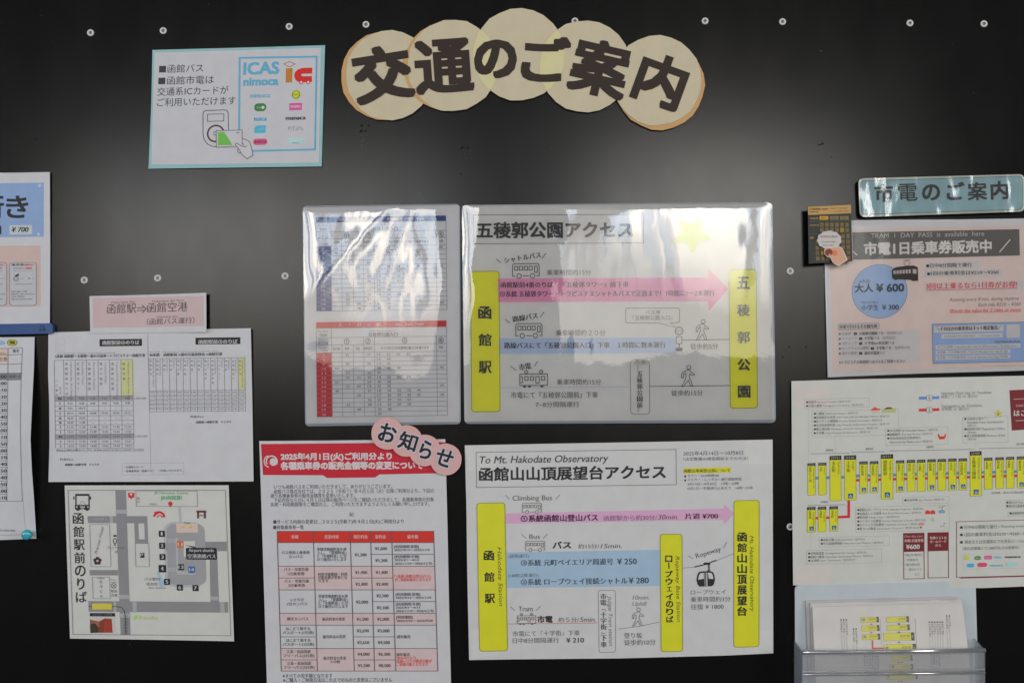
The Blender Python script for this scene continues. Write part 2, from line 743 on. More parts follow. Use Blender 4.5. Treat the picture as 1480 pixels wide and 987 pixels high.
def lathe(profile, n=20):
    v, f = [], []
    for (r, d) in profile:
        for i in range(n):
            a = 2 * math.pi * i / n
            v.append((r * math.cos(a), -d, r * math.sin(a)))
    for k in range(len(profile) - 1):
        for i in range(n):
            j = (i + 1) % n
            f.append([k * n + i, k * n + j, (k + 1) * n + j, (k + 1) * n + i])
    return v, f


MM = 0.001
wv, wf = lathe([(4.9 * MM, 0), (4.8 * MM, 0.9 * MM), (4.1 * MM, 1.5 * MM), (3.0 * MM, 1.5 * MM), (2.4 * MM, 0.7 * MM), (2.3 * MM, 0.2 * MM)])
hv, hf = lathe([(2.35 * MM, 0.25 * MM), (2.2 * MM, 0.9 * MM), (1.3 * MM, 1.25 * MM), (0.9 * MM, 1.25 * MM)])
nb = len(hv)
hf.append([nb - 20 + i for i in range(20)][::-1])
# cross recess
for a in (0.5, 0.5 + math.pi / 2):
    ca, sa = math.cos(a), math.sin(a)
    b0 = len(hv)
    for (p, q) in ((-1.5, -.28), (1.5, -.28), (1.5, .28), (-1.5, .28)):
        hv.append(((p * ca - q * sa) * MM, -1.32 * MM - a * 2e-6, (p * sa + q * ca) * MM))
    hf.append([b0, b0 + 1, b0 + 2, b0 + 3])
wash_me = head_me = None
SCREWS = [(131, 48), (236, 45), (418, 39), (529, 36), (831, 31), (1019, 31), (1131, 32), (1315, 34), (1422, 35),
          (122, 405), (228, 402), (412, 399), (1142, 392), (1142, 761), (108, 766)]
for i, (px, py) in enumerate(SCREWS[:14]):
    loc = at(px, py, 0)
    w = mesh_obj('screw', wv, wf, [WASH], wall, loc, True) if i == 0 else bpy.data.objects.new('screw', wash_me)
    if i == 0:
        wash_me = w.data
        h = mesh_obj('screw_head', hv, hf, [METAL, DARK], w, (0, 0, 0), False, [0] * (len(hf) - 2) + [1, 1])
        head_me = h.data
    else:
        C.objects.link(w)
        w.location = loc
        w.parent = wall
        h = bpy.data.objects.new('screw_head', head_me)
        C.objects.link(h)
        h.parent = w
    w.rotation_euler = (0, random.uniform(0, 6), 0)

# scuffs where tape has been torn off
sc_mat = mat((26, 25, 25), rough=0.7, spec=0.2)
sc_light = mat((88, 86, 84), rough=0.7)
sv, sf, smi = [], [], []


def scuff(px, py, w, h, a, light=False):
    n = 9
    b = len(sv)
    for i in range(n):
        q = 2 * math.pi * i / n
        r = random.uniform(.55, 1.15)
        x, y = r * w / 2 * math.cos(q), r * h / 2 * math.sin(q)
        sv.append(at(px + x * math.cos(a) - y * math.sin(a), py + x * math.sin(a) + y * math.cos(a), 0.00012 + b * 1e-7))
    sf.append(list(range(b, b + n))[::-1])
    smi.append(1 if light else 0)


for a in [(523, 182, 6, 3, -.3), (533, 182, 5, 3, .2), (522, 190, 5, 8, .2), (528, 190, 4, 3, .5), (668, 214, 7, 3.5, -.3), (676, 214, 5, 3.4, 0),
          (666, 252, 3, 2, 0), (1186, 209, 14, 2, -.25), (1189, 208, 4, 3, 0), (1202, 227, 2, 2.4, 0), (1165, 501, 4, 2, -.6), (1141, 501, 4, 2, -.8),
          (1131, 516, 2, 7, .5), (60, 23, 8, 3, .2), (51, 201, 10, 2, -.2)]:
    scuff(*a)
for k in range(26):
    scuff(random.gauss(523, 4), random.gauss(203, 8), random.uniform(.6, 1.4), random.uniform(.6, 1.2), 0, True)
for k in range(14):
    scuff(random.gauss(671, 6), random.gauss(222, 5), random.uniform(.5, 1.0), random.uniform(.5, 1.0), 0, True)
for a in [(1186, 74, 5, 1, -.1), (1187, 239, 4, 1.2, 0), (279, 283, 1.6, 1.2, 0), (290, 340, 1.2, 1.2, 0), (1070, 640, 1.5, 1, 0)]:
    scuff(*a, light=True)
for k in range(60):
    scuff(random.uniform(0, 1480), random.uniform(0, 987), random.uniform(.5, 1.3), random.uniform(.5, 1.0), 0, True)
mesh_obj('scuff_mark', [Vector(v) for v in sv], sf, [sc_mat, sc_light], wall, smi and (0, 0, 0), False, smi)['kind'] = 'stuff'

PMAT = mat(PAPER, bump=0.10, bscale=500)
PMAT_W = mat(PAPER_W, bump=0.10, bscale=500)

# ------------------------------------------------------------------ headline sign
S = Sheet('headline_sign', 'large cream headline sign of five joined discs with heavy dark lettering at top centre', 'sign', 0.0052, center=(754, 100))
CREAM = (177, 168, 145)
TAN = (176, 140, 95)
discs = [(563, 109, 63.0, 65), (654, 95, 65.5, 66.5), (750, 79.3, 66.5, 66.5), (846, 96.3, 66, 66.7), (950, 116.7, 64.5, 65.2)]
EDGE = mat((66, 58, 48))


def disc_pts(cx, cy, rx, ry, n=25, j=1.0, seed=1):
    rr = random.Random(seed)
    return [(cx + (rx + rr.uniform(-j, j)) * math.cos(2 * math.pi * i / n), cy + (ry + rr.uniform(-j, j)) * math.sin(2 * math.pi * i / n)) for i in range(n)]


m_t, m_c, m_l = mat(TAN, rough=0.5), mat(CREAM, rough=0.5), mat((190, 181, 140), rough=0.5)
for i, (cx, cy, dx, dy, r) in enumerate([(556.8, 110, 0, 0, 64.6), (650, 96.5, 0, 0, 67.6), (953.5, 123.5, 0, 0, 64.8)]):
    S.body(disc_pts(cx, cy, r, r - .2 + (i == 1) * -2, seed=20 + i), m_t, 0.004, 'rim', 'tan crescent rim', L=-3 + (i == 1) * 2.2, edge=EDGE)
for i, (cx, cy, rx, ry) in enumerate(discs):
    S.body(disc_pts(cx, cy, rx, ry, seed=i), m_c, 0.004, 'disc', L=[0, 1, 1.3, 1.6, 2.2][i] - 1.6, edge=EDGE)


def lens(c1, c2, col, L):
    p = S.part('overlap')
    (x1, y1, r1, q1), (x2, y2, r2, q2) = c1, c2
    pts = []
    for i in range(72):
        a = 2 * math.pi * i / 72
        x, y = x1 + r1 * math.cos(a), y1 + q1 * math.sin(a)
        if ((x - x2) / r2) ** 2 + ((y - y2) / q2) ** 2 <= 1:
            pts.append((x, y))
    for i in range(72):
        a = 2 * math.pi * i / 72
        x, y = x2 + r2 * math.cos(a), y2 + q2 * math.sin(a)
        if ((x - x1) / r1) ** 2 + ((y - y1) / q1) ** 2 < 1:
            pts.append((x, y))
    gx = sum(q[0] for q in pts) / len(pts)
    gy = sum(q[1] for q in pts) / len(pts)
    pts.sort(key=lambda q: math.atan2(q[1] - gy, q[0] - gx))
    p.ppoly(pts, col, L)


lens(discs[1], discs[2], m_l, 1.6)
lens(discs[2], discs[3], m_l, 1.6)
HB = (46, 37, 33)
for ch, cx, cy, w, h, a, b in [('交', 553, 107, 80, 75, -9, .042), ('通', 641.5, 96, 79, 74, -4, .038), ('の', 716, 85.6, 56, 51, 0, .055), ('ご', 789, 86, 66, 61, 2, .045),
                               ('案', 867.3, 99, 79, 76, 13, .038), ('内', 955.5, 117, 66, 70, 20, .042)]:
    q = S.part('letter')
    q.glyph(ch, cx, cy, w, h, HB, 3.2, b, a)

# ------------------------------------------------------------------ IC card notice
S = Sheet('card_notice', 'white notice with pale cyan border showing a hand touching a transit card to a reader', 'notice', 0.0016, sl=-.028, t=-.028, center=(342, 155), bow=wave(.0022, 110, 3.1))
S.body([(220.3, 72.7), (342, 69.5), (469.9, 65.8), (467.3, 150), (465, 240.8), (214.6, 244.1), (218.6, 150)], mat((130, 168, 172), bump=.1), 0.0003, 'border')
p = S.part('paper')
p.ppoly([(223.3, 76.5), (463.8, 69.8), (460.8, 235.4), (218.6, 238.4)], mat((174, 175, 181), bump=0.1, bscale=500), 1)
p = S.part('lettering')
S.z(200, 50, 4.936)
G = (58, 56, 62)
p.text('■函館バス', 148, 250, 315, 56, G)
p.text('■函館市電は', 142, 334, 396, 56, G)
p.text('交通系ICカードが', 135, 412, 508, 56, G)
p.text('ご利用いただけます', 133, 488, 562, 56, G)
p = S.part('reader_icon')
S.z(280, 150, 10.97)
p.line([(550, 415), (547, 150), (530, 112), (495, 102), (190, 112), (155, 130), (147, 170), (147, 480), (160, 560), (210, 635), (280, 675), (355, 685)], 11, G, 2)
p.frame(220, 170, 478, 284, 9, G, 2)
p.ring(348, 475, 128, 26, (78, 54, 50), 2)
p.frame(322, 450, 400, 500, 8, G, 2.2)
p = S.part('hand_icon')
p.poly([(357, 430), (765, 420), (768, 655), (357, 692)], (176, 176, 182), 2.7)
p.poly([(765, 550), (870, 590), (915, 700), (940, 820), (845, 875), (760, 800), (700, 780), (693, 730), (700, 700), (655, 640), (680, 628), (768, 655)], (176, 176, 182), 3)
p.poly([(383, 455), (487, 452), (615, 660), (383, 662)], (100, 166, 74), 2.9)
p.line([(768, 655), (765, 420), (357, 430), (357, 692), (670, 688)], 9, G, 3.1)
p.line([(672, 464), (724, 463)], 9, G, 3.2)
p.line([(765, 550), (868, 590), (890, 625), (915, 700), (940, 820), (845, 875), (760, 805), (735, 755), (700, 700), (660, 655), (660, 635), (685, 628), (750, 670), (800, 688), (845, 672)], 9, G, 3.4)
p.line([(765, 620), (800, 665)], 8, G, 3.4)
p.line([(700, 715), (697, 755), (715, 785), (745, 780)], 9, G, 3.4)
p = S.part('logo_panel')
S.z(335, 75, 6.807)
CY = (90, 152, 182)
p.line([(72, 770), (78, 62), (835, 50), (820, 962), (205, 976)], 18, CY, 2)
p.text('ICAS', 120, 168, 342, 112, CY, 2, .05)
p.text('nimoca', 118, 296, 338, 76, CY, 2, .06)
p.line([(512, 122), (568, 97), (622, 122), (568, 152)], 7, (150, 112, 75), 2, True)
p.poly([(533, 166), (598, 163), (594, 303), (530, 305)], (166, 112, 44), 2)
RED = (200, 42, 36)
p.poly([(792, 158), (700, 160), (650, 175), (620, 205), (614, 240), (625, 275), (650, 298), (680, 303), (788, 300), (788, 242), (700, 243), (678, 232), (690, 219), (790, 216)], RED, 2)
for cx in (683, 752):
    p.disc(cx, 302, 20, RED, 2.4)
    p.disc(cx, 302, 12, (185, 180, 185), 2.8)
p.text('nimoca', 185, 432, 192, 46, CY, 2, .04)
p.poly([(632, 365), (688, 422), (632, 480), (576, 422)], (186, 196, 52), 2)
p.ring(632, 422, 36, 7, (92, 96, 40), 3)
p.text('PASMO', 606, 424, 52, 16, (92, 96, 40), 3)
p.rect(222, 510, 340, 588, (58, 112, 66), 2, r=36)
p.text('Sui', 248, 549, 36, 20, (170, 190, 168), 3)
p.disc(306, 549, 16, (170, 190, 168), 3)
p.rect(568, 507, 690, 577, (206, 78, 138), 2)
p.text('PASMO', 582, 541, 94, 26, (220, 180, 205), 3, .04)
BL = (62, 150, 204)
p.text('toica', 218, 660, 124, 44, BL, 2, .08)
p.text('manaca', 533, 652, 192, 40, (70, 60, 68), 2, .08)
p.poly([(250, 727), (335, 723), (332, 790), (320, 800), (222, 802), (220, 760), (230, 738)], (74, 160, 200), 2)
p.text('ICOCA', 262, 762, 60, 20, (130, 190, 215), 3)
p.text('PiTaPa', 553, 758, 152, 42, (138, 136, 156), 2)
p.rect(210, 857, 350, 920, (206, 84, 124), 2, r=30)
p.text('SUGOCA', 222, 888, 118, 26, (110, 40, 60), 3, .04)
p.rect(553, 852, 705, 907, (158, 190, 200), 2)
p.text('kitaca', 595, 896, 64, 12, (70, 120, 150), 3)

# ------------------------------------------------------------------ upper left poster on its blue rail
S = Sheet('price_poster', 'white poster with blue price panel at the left edge, hung above the blue rail', 'poster', 0.003, sl=-.012, t=0, center=(0, 360), bow=wave(.003, 160, 8.2))
S.body([(-160, 252), (72, 249), (72.5, 360), (72, 468), (-160, 470)], PMAT, name='paper')
p = S.part('price_panel')
S.z(0, 240, 3.8)
p.rect(-500, 101, 240, 397, (124, 148, 186), 1)
for q in ((218, 108), (212, 375)):
    p.disc(q[0], q[1], 8, (168, 178, 190), 2)
p.text('き', 36, 228, 116, 122, (44, 44, 48), 2, .025)
p.text('行', -92, 228, 110, 122, (44, 44, 48), 2, .025)
p.rect(-90, 330, 7, 376, (44, 44, 50), 2)
p.rect(52, 326, 177, 377, (170, 175, 180), 2)
p.text('¥ 700', 64, 350, 92, 26, (44, 44, 48), 3, .04, True)
p = S.part('ticket_panel')
p.rect(-500, 445, 222, 779, (180, 158, 154), 1, r=14)
for x in (52, -112):
    p.rect(x, 531, x + 148, 767, (166, 168, 174), 2, r=16)
    p.frame(x, 531, x + 148, 767, 3, (120, 118, 120), 3, r=16)
    p.text('乗車券', x + 12, 543, 68, 11, (50, 48, 50), 3, .06)
    p.text('の販売なし', x + 80, 543, 55, 11, (196, 62, 60), 3, .06)
    p.text('または', x + 22, 562, 34, 10, (110, 90, 90), 3)
    p.text('すぐご利用可', x + 58, 562, 64, 11, (196, 62, 60), 3, .06)
    p.line([(x + 22, 577), (x + 128, 576)], 1.2, FAINT, 3)
    p.ring(x + 36, 620, 13, 3, SOFT, 3)
    p.poly([(x + 28, 603), (x + 50, 590), (x + 53, 600), (x + 36, 610)], (48, 48, 52), 3)
    p.line([(x + 24, 622), (x + 48, 622)], 3, SOFT, 3)
    p.text('なら', x + 58, 618, 18, 9, FAINT, 3)
    p.disc(x + 112, 618, 19, (184, 184, 188), 3, ry=12)
    p.text('紙', x + 98, 618, None, 14, SOFT, 3.3)
    p.text('提示', x + 110, 618, None, 10, SOFT, 3.3)
    p.text('Ticket for buses and trams', x + 28, 648, 96, 8, FAINT, 3)
    for j, s in enumerate(['函館市内の路線バスと市電が', '函館市内均一券 One day bus & tram', 'お求めは　案内所窓口', 'Please ask at the ticket counter']):
        p.text(s, x + 10, 690 + j * 13.5, [88, 130, 72, 116][j], 8, SOFT, 3)

S = Sheet('blue_rail', 'dark blue plastic rail clamping the lower edge of the price poster at the left', 'rail', 0.009, sl=-.02, center=(30, 477))
pts = [(-160, 471), (73, 467), (76, 470), (76, 480), (72, 482), (-160, 487)]
bl = mat((32, 66, 118), rough=0.3, spec=0.5)
S.body(pts, bl, 0.008, name='bar')
p = S.part('lettering')
p.text('文具', 56, 476.5, 10, 5, (16, 28, 52), 1, .03)
p.text('A4', 57, 471.8, 7, 2.5, (16, 28, 52), 1)

# ------------------------------------------------------------------ lower left timetable curling off the board


def curl_left(x, y):
    u = max(0.0, (x + 20) / 70)
    v = max(0.0, min(1.0, (y - 487) / 290.0))
    return 0.016 * u * math.sin(math.pi * min(1, v * 1.0)) ** 1.3 + 0.001


S = Sheet('curled_timetable', 'white timetable at the left edge whose right side curls away above a teal pushpin', 'timetable', 0.0012, sl=0, center=(0, 630), bow=curl_left)
S.body([(-150, 489), (50, 487), (49, 530), (46, 590), (44, 635), (46, 680), (49, 720), (51.5, 760), (52.5, 778), (-150, 786)], PMAT)
p = S.part('timetable_grid')
S.z(0, 480, 3.19)
for a in (-30, -14):
    p.poly([(a - 10, 42), (a + 16, 42), (a + 16, 34), (a + 30, 50), (a + 16, 62), (a + 16, 56), (a - 10, 56)] if a == -14 else [(a - 40, 42), (a, 42), (a, 56), (a - 40, 56)], (130, 158, 200), 1)
p.poly([(-10, 44), (12, 44), (12, 36), (24, 50), (12, 62), (12, 55), (-10, 55)], (130, 158, 200), 1.5)
p.disc(56, 48, 23, (170, 170, 62), 1, ry=14)
p.ring(56, 48, 23, 2, (60, 60, 40), 2, ry=14)
p.text('到着', 43, 48, 26, 14, (40, 40, 36), 3, .06)
p.rect(-200, 75, 35, 144, (190, 168, 156), 1)
p.rect(-200, 188, 97, 220, (118, 118, 120), 1)
L0 = (78, 78, 84)
for i, y in enumerate([72, 102, 145, 188]):
    p.line([(-200, y + 6), (35, y + 3), (102, y + (0 if i else -1))], 2, L0, 2)
for k in range(19):
    y = 220 + k * 31
    q = (y - 220) / 560.
    bx_ = 98 - 6 * math.sin(math.pi * min(1, q * 1.25))
    p.line([(-200, y), (31, y)] + ([(97, 219)] if k == 0 else [(103, 778)] if k == 18 else []), 2, L0, 2)
p.line([(37, 75), (36, 220), (33, 400), (32, 600), (31, 778)], 2, L0, 2)
p.line([(103, 71), (100, 150), (97, 220), (95, 330), (94, 440), (96, 560), (99, 680), (103, 778)], 2, L0, 2)
p.text('備考', 58, 87, 30, 15, INK, 2)
p.text('空港', -4, 125, 36, 17, INK, 2)
p.text('Airport', -10, 97, 38, 9, SOFT, 2)
p.text('港', 14, 125, 18, 17, INK, 2)
p.text('毎月第1・日', 42, 204, 52, 11, INK, 2)
for k, s in enumerate(['7:00', '8:00', '8:10', '8:20', '9:20', '10:30', '10:40', '10:50', '12:00', '12:10', '13:50', '14:00', '15:10', '15:40', '16:50', '17:40', '18:50', '20:00', '20:10']):
    p.text(s, 30 - 11.5 * len(s), 205 + k * 31, 11.5 * len(s), 15, INK, 2, .03)
p.line([(-200, 938), (156, 932)], 1.5, FAINT, 2)
p.line([(106, 770), (112, 860), (120, 925)], 1, FAINT, 2)
p.text('Please feel free to ask at these shops', -90, 912, 160, 10, SOFT, 2)

pin = bpy.data.objects.new('pushpin', None)
C.objects.link(pin)
pin.location = at(44, 771, 0.0035)
pin['label'] = 'small teal translucent pushpin at the corner of the curled timetable'
pin['category'] = 'pushpin'
TEAL = mat((50, 150, 168), rough=0.12, spec=0.8)
pv, pf = lathe([(3.0 * MM, 0), (3.2 * MM, 1.5 * MM), (2.2 * MM, 3 * MM), (2.6 * MM, 5 * MM), (5.4 * MM, 7 * MM), (7.0 * MM, 9.5 * MM), (6.6 * MM, 12.0 * MM), (4.4 * MM, 13.6 * MM), (1.5 * MM, 14.2 * MM), (0.05 * MM, 14.3 * MM)], 24)
mesh_obj('head', pv, pf, [TEAL], pin, (0, 0, 0), True)
nv, nf = lathe([(.6 * MM, -3 * MM), (.6 * MM, .2 * MM)], 8)
mesh_obj('needle', nv, nf, [METAL], pin)

# ------------------------------------------------------------------ airport heading strip
S = Sheet('airport_strip', 'narrow pink heading strip reading Hakodate station to airport above the airport timetable', 'sign', 0.0045, sl=-.034, t=0.0, center=(215, 450), bow=lambda x, y: 0.004 * max(0, (x - 215) / 83) ** 2 + .0003 * math.sin(x / 20))
S.body([(129.3, 428), (215, 426), (298, 423.2), (298.3, 480), (130.5, 482)], PMAT)
p = S.part('pink_panel')
p.ppoly([(134, 430.5), (294, 427.8), (294.5, 471), (134.5, 474)], (178, 157, 160), 1)
p = S.part('lettering')
S.z(0, 240, 3.8)
G = (66, 62, 66)
p.text('函館駅', 588, 787, 160, 50, G)
p.text('函館空港', 808, 780, 222, 50, G)
p.poly([(752, 778), (790, 775), (790, 779), (752, 782)], G, 2)
p.poly([(752, 792), (790, 789), (790, 793), (752, 796)], G, 2)
p.line([(780, 764), (802, 784), (782, 806)], 4.5, G, 2.5)
p.text('Hakodate Sta.', 612, 750, 132, 11, SOFT)
p.text('Hakodate Air Port', 836, 743, 176, 11, SOFT)
p.text('Hakodate Bus', 864, 829, 112, 10, SOFT)
p.text('（函館バス運行）', 806, 856, 262, 32, G)

# ------------------------------------------------------------------ airport timetable
S = Sheet('airport_timetable', 'white landscape airport bus timetable with two small grids and yellow end columns', 'timetable', 0.0025, sl=-.012, t=.012, center=(218, 588), bow=wave(.0024, 150, 5.5))
S.body([(70, 480.5), (130, 478.8), (215, 477.2), (362.5, 474.3), (363.5, 520), (365, 600), (366.5, 695.5), (220, 696), (70, 696.3), (71.5, 640), (71, 580), (69.5, 540)], PMAT)
GL = (100, 100, 108)
p = S.part('headings')
S.z(60, 470, 8.975)
p.rect(752, 183, 1302, 274, (36, 35, 38), 1)
p.text('函館駅前④のりば', 790, 229, 478, 54, (170, 170, 172), 2, .05)
p.text('No.5　Hakodate Station - Goryokaku Tower & Trappistine Convent Shuttle', 205, 366, 750, 16, FAINT)
p.text('5系統 函館駅～五稜郭～湯の川温泉～トラピスチヌ～函館空港', 178, 404, 1165, 40, INK, 2, .02)
p.line([(1378, 110), (1380, 440)], 3, FAINT, 1)
for y in (190, 280):
    p.frame(185, y - 20, 300, y + 55, 4, (176, 160, 168), 1)
S.z(210, 470, 7.59)
p.rect(550, 138, 1042, 212, (36, 35, 38), 1)
p.text('函館駅前③のりば', 585, 184, 425, 46, (170, 170, 172), 2, .05)
p.text('Bus No.96　Hakodate Sta. via Yunokawa Onsen to Hakodate Airport', 45, 292, 765, 14, FAINT)
p.text('96系統　函館駅前→湯の川温泉経由→函館空港', 45, 326, 798, 34, INK, 2, .02)
p.line([(28, 90), (32, 350), (40, 600), (48, 1000), (60, 1570)], 3, FAINT, 1)
p = S.part('left_grid')
S.z(60, 470, 8.975)
p.rect(1030, 447, 1180, 912, (176, 178, 128), 1)
xs = [165, 286, 436, 582, 732, 882, 1030, 1182]
for x in xs:
    p.line([(x, 452), (x + 6, 920), (x + 14, 1300), (x + 14, 1592)], 5, GL, 2)
p.line([(165, 455), (1182, 443)], 5, GL, 2)
cols = [('函館駅前のりば', 'Hakodate Sta. Bus Stop 4'), ('五稜郭タワー', 'Goryokaku Tower'), ('五稜郭病院前', 'Goryokaku Hospital'), ('湯の川温泉', 'Yunokawa Onsen'), ('湯倉神社前通', 'Yukura Shrine entrance'), ('函館空港', 'Hakodate Airport bus stop 4')]
for k, (a, b) in enumerate(cols):
    x = xs[k + 1]
    p.vtext(a, x + 36, 470, 470 + 64 * len(a), 34, GL, 2)
    p.text(b, x + 98, 475, 20 * len(b), 24, (120, 118, 140), 2, ang=90)
p.vtext('バス番号', 195, 690, 935, 28, GL, 2)
p.text('Bus No.', 245, 800, 100, 22, GL, 2, ang=90)
S.z(60, 570, 7.59)
rows = [18, 70, 124, 178, 232, 284, 331, 384, 436, 488, 541, 588]
p.rect(150, 20, 1000, 70, (136, 136, 140), 1)
p.rect(156, 438, 1016, 488, (136, 136, 140), 1)
for i, y in enumerate(rows + []):
    x0 = 148 + i * .8
    p.line([(x0, y + 4), (x0 + 852, y - 2)], 4, GL, 2)
tt = [['★5A', '9:05', '9:20', '9:30', '9:32', '9:33', '9:42'], ['5', '9:15', '9:30', '9:40', '9:42', '9:43', '9:51'], ['5B', '9:55', '10:14', '-', '-', '-', '-'], ['5', '10:15', '10:30', '10:40', '10:42', '10:43', '10:51'],
      ['5B', '10:30', '10:45', '-', '-', '-', '-'], ['5B', '10:45', '11:00', '-', '-', '-', '-'], ['5', '11:15', '11:30', '11:40', '11:42', '11:43', '11:51'], ['5', '12:15', '12:30', '12:40', '12:42', '12:43', '12:51'],
      ['★5A', '12:55', '13:10', '13:20', '13:22', '13:23', '13:31'], ['5', '13:15', '13:30', '13:40', '13:42', '13:43', '13:51'], ['5', '14:15', '14:30', '14:40', '14:42', '14:43', '14:51']]
xc = [200, 312, 440, 562, 690, 815, 942]
for i, r in enumerate(tt):
    for j, s in enumerate(r):
        w = 13.5 * len(s)
        p.text(s, xc[j] - w / 2 + i * 1.0, (rows[i] + rows[i + 1]) / 2 + 2 - j * .8, w, 24, INK if j == 0 else SOFT, 2, .03 if j == 0 else 0)
p.text('土日祝のみ運行', 1012, 42, 140, 22, GL)
p.text('土日祝のみ運行', 1024, 458, 140, 22, GL)
p.text('★5Aは土日祝のみ運行いたします。★ Buses marked run only on weekends and holidays', 160, 612, 962, 20, INK)
p.line([(160, 624), (1120, 622)], 3, GL, 1)
p = S.part('right_grid')
S.z(210, 470, 7.59)
p.rect(1016, 352, 1086, 704, (176, 178, 128), 1)
names = [('函館駅前', 'Hakodate Sta. Bus Stop 3'), ('函館朝市', 'Morning Market'), ('千歳町', 'Chitose cho'), ('新川町', 'Shinkawa'), ('昭和公園', 'Showa koen'), ('的場中前', 'Matoba'), ('競馬場', 'Keibajo'), ('深堀町', 'Fukabori'), ('湯の川温泉', 'Yunokawa'), ('湯倉神社前通', 'Yukura Shrine'), ('トラピスト', 'Convent'), ('高松町', 'Takamatsu'), ('空港前通り', 'Airport dori'), ('函館空港', 'Hakodate Airport bus stop')]
for k in range(15):
    x = 38 + k * 75.3
    p.line([(x, 366 - k), (x + 4, 710), (x + 8, 945)], 4, GL, 2)
    if k < 14:
        p.vtext(names[k][0], x + 20, 370, 370 + 47 * len(names[k][0]), 21, GL, 2)
        p.text(names[k][1], x + 50, 372, 12.5 * len(names[k][1]), 17, (116, 114, 136), 2, ang=90)
for i, y in enumerate([362, 716, 765, 810, 856, 900, 945]):
    p.line([(38 + i, y + 4), (1092 + i, y - 8)], 4, GL, 2)
for i, y in enumerate([738, 784, 830, 874, 920]):
    for k in range(14):
        s = '%d:%02d' % (9 + i * 2, 10 + k * 3)
        p.text(s, 48 + k * 75.3, y - k * .4, 54, 17, GL, 2)
p = S.part('fare_notes')
S.z(210, 590, 8.975)
p.text('料金/Fare', 585, 108, 174, 28, INK, 2)
p.text('函館駅→函館空港　￥３４０', 660, 180, 450, 30, INK, 2, .03)
S.z(60, 570, 7.59)
p.text('料金/Fare', 203, 712, 140, 24, INK, 2)
p.text('函館駅→函館空港　￥５００', 260, 770, 370, 24, INK, 2, .03)
p.frame(885, 755, 1560, 882, 3, GL, 1, dash=8)
p.text('・交通系ICカード', 908, 797, 208, 24, INK, 2)
p.text('・各種乗車券（函館バス）　ご利用いただけます。', 908, 840, 640, 24, INK, 2)

# ------------------------------------------------------------------ station map
S = Sheet('stop_map', 'square white street map of numbered bus stops in front of the station', 'map', 0.002, sl=.004, t=.034, center=(216, 812), bow=wave(.0024, 140, 1.7))
S.body([(93.4, 701.2), (215, 701), (330.5, 701), (333.5, 800), (338.3, 926.3), (220, 924), (101.2, 922.3), (97, 810)], PMAT_W)
S.z(80, 690, 4.111)
RD = (124, 124, 128)
RD2 = (140, 141, 145)
p = S.part('roads')
p.poly([(356, 76), (420, 76), (447, 935), (388, 935)], RD, 1)
p.poly([(190, 228), (545, 228), (547, 270), (194, 270)], RD, 1.4)
p.poly([(468, 268), (547, 268), (552, 390), (474, 390)], RD, 1.2)
p.poly([(494, 272), (528, 272), (532, 366), (497, 366)], PAPER_W, 1.7)
p.poly([(202, 548), (372, 548), (372, 580), (205, 580)], RD, 1.4)
p.poly([(196, 732), (1026, 738), (1027, 801), (198, 796)], RD, 1.4)
p.poly([(660, 382), (1018, 380), (1018, 436), (660, 436)], RD, 1.5)
p.poly([(916, 420), (960, 420), (972, 740), (922, 740)], RD, 1.3)
# turning circle in front of the station
p.rect(642, 262, 880, 650, (160, 160, 164), 1.0, r=60)
p.rect(659, 275, 886, 636, RD2, 1.8, r=46)
p.poly([(713, 357), (726, 357), (732, 555), (830, 555), (836, 575), (722, 575)], (158, 158, 164), 2)
p.poly([(744, 378), (829, 376), (830, 440), (818, 470), (764, 470), (762, 400), (744, 396)], PAPER_W, 2)
p.poly([(718, 272), (845, 272), (848, 326), (720, 326)], (196, 168, 160), 2)
p.poly([(732, 170), (744, 170), (750, 262), (736, 262)], (158, 158, 164), 1.0)
for (x0, y0, x1, y1) in [(358, 190, 424, 214), (376, 695, 440, 720), (380, 805, 445, 830), (458, 736, 482, 800), (978, 738, 1004, 800), (922, 705, 968, 728), (322, 228, 342, 270), (345, 732, 360, 796)]:
    p.rect(x0, y0, x1, y1, (150, 151, 156), 2)
for yy in (375, 545):
    for k in range(7):
        p.line([(668 + k * 8, yy - 12), (672 + k * 8, yy + 14)], 3, (172, 172, 176), 2.6)
p = S.part('map_frame')
p.line([(75, 75), (1010, 75), (1043, 938), (105, 930)], 3, (96, 96, 104), 3.4, True)
for (x0, y0, x1, y1) in [(204, 278, 322, 528), (474, 390, 555, 528), (220, 590, 322, 718), (478, 78, 842, 170)]:
    p.frame(x0, y0, x1, y1, 3, (120, 120, 124), 2.4)
p = S.part('station_title')
for i, ch in enumerate('函館駅前のりば'):
    p.glyph(ch, 135 + i * 3.2, 243 + i * 77.5, 62 if ch not in 'のりば' else [0, 0, 0, 0, 62, 42, 64][i], 64 if ch not in 'り' else 66, (42, 42, 46), 2.5, .015)
p = S.part('bus_icon')
p.rect(118, 96, 202, 108, (40, 40, 44), 2, r=5)
p.line([(122, 104), (122, 165), (200, 165), (200, 104)], 7, (40, 40, 44), 2.4)
p.poly([(116, 163), (204, 163), (203, 190), (118, 190)], (40, 40, 44), 2.7)
for x in (110, 208):
    p.line([(x, 112), (x, 130)], 6, (40, 40, 44), 2.4)
for x in (134, 188):
    p.rect(x - 8, 186, x + 8, 196, (40, 40, 44), 2.9)
p.line([(140, 162), (160, 138), (182, 162)], 3, (150, 148, 140), 2.2)
p.rect(146, 170, 176, 177, (170, 170, 174), 3.2)
for x in (128, 194):
    p.disc(x, 174, 6, (150, 150, 156), 3.2)
p.rect(152, 182, 170, 188, (170, 170, 174), 3.2)
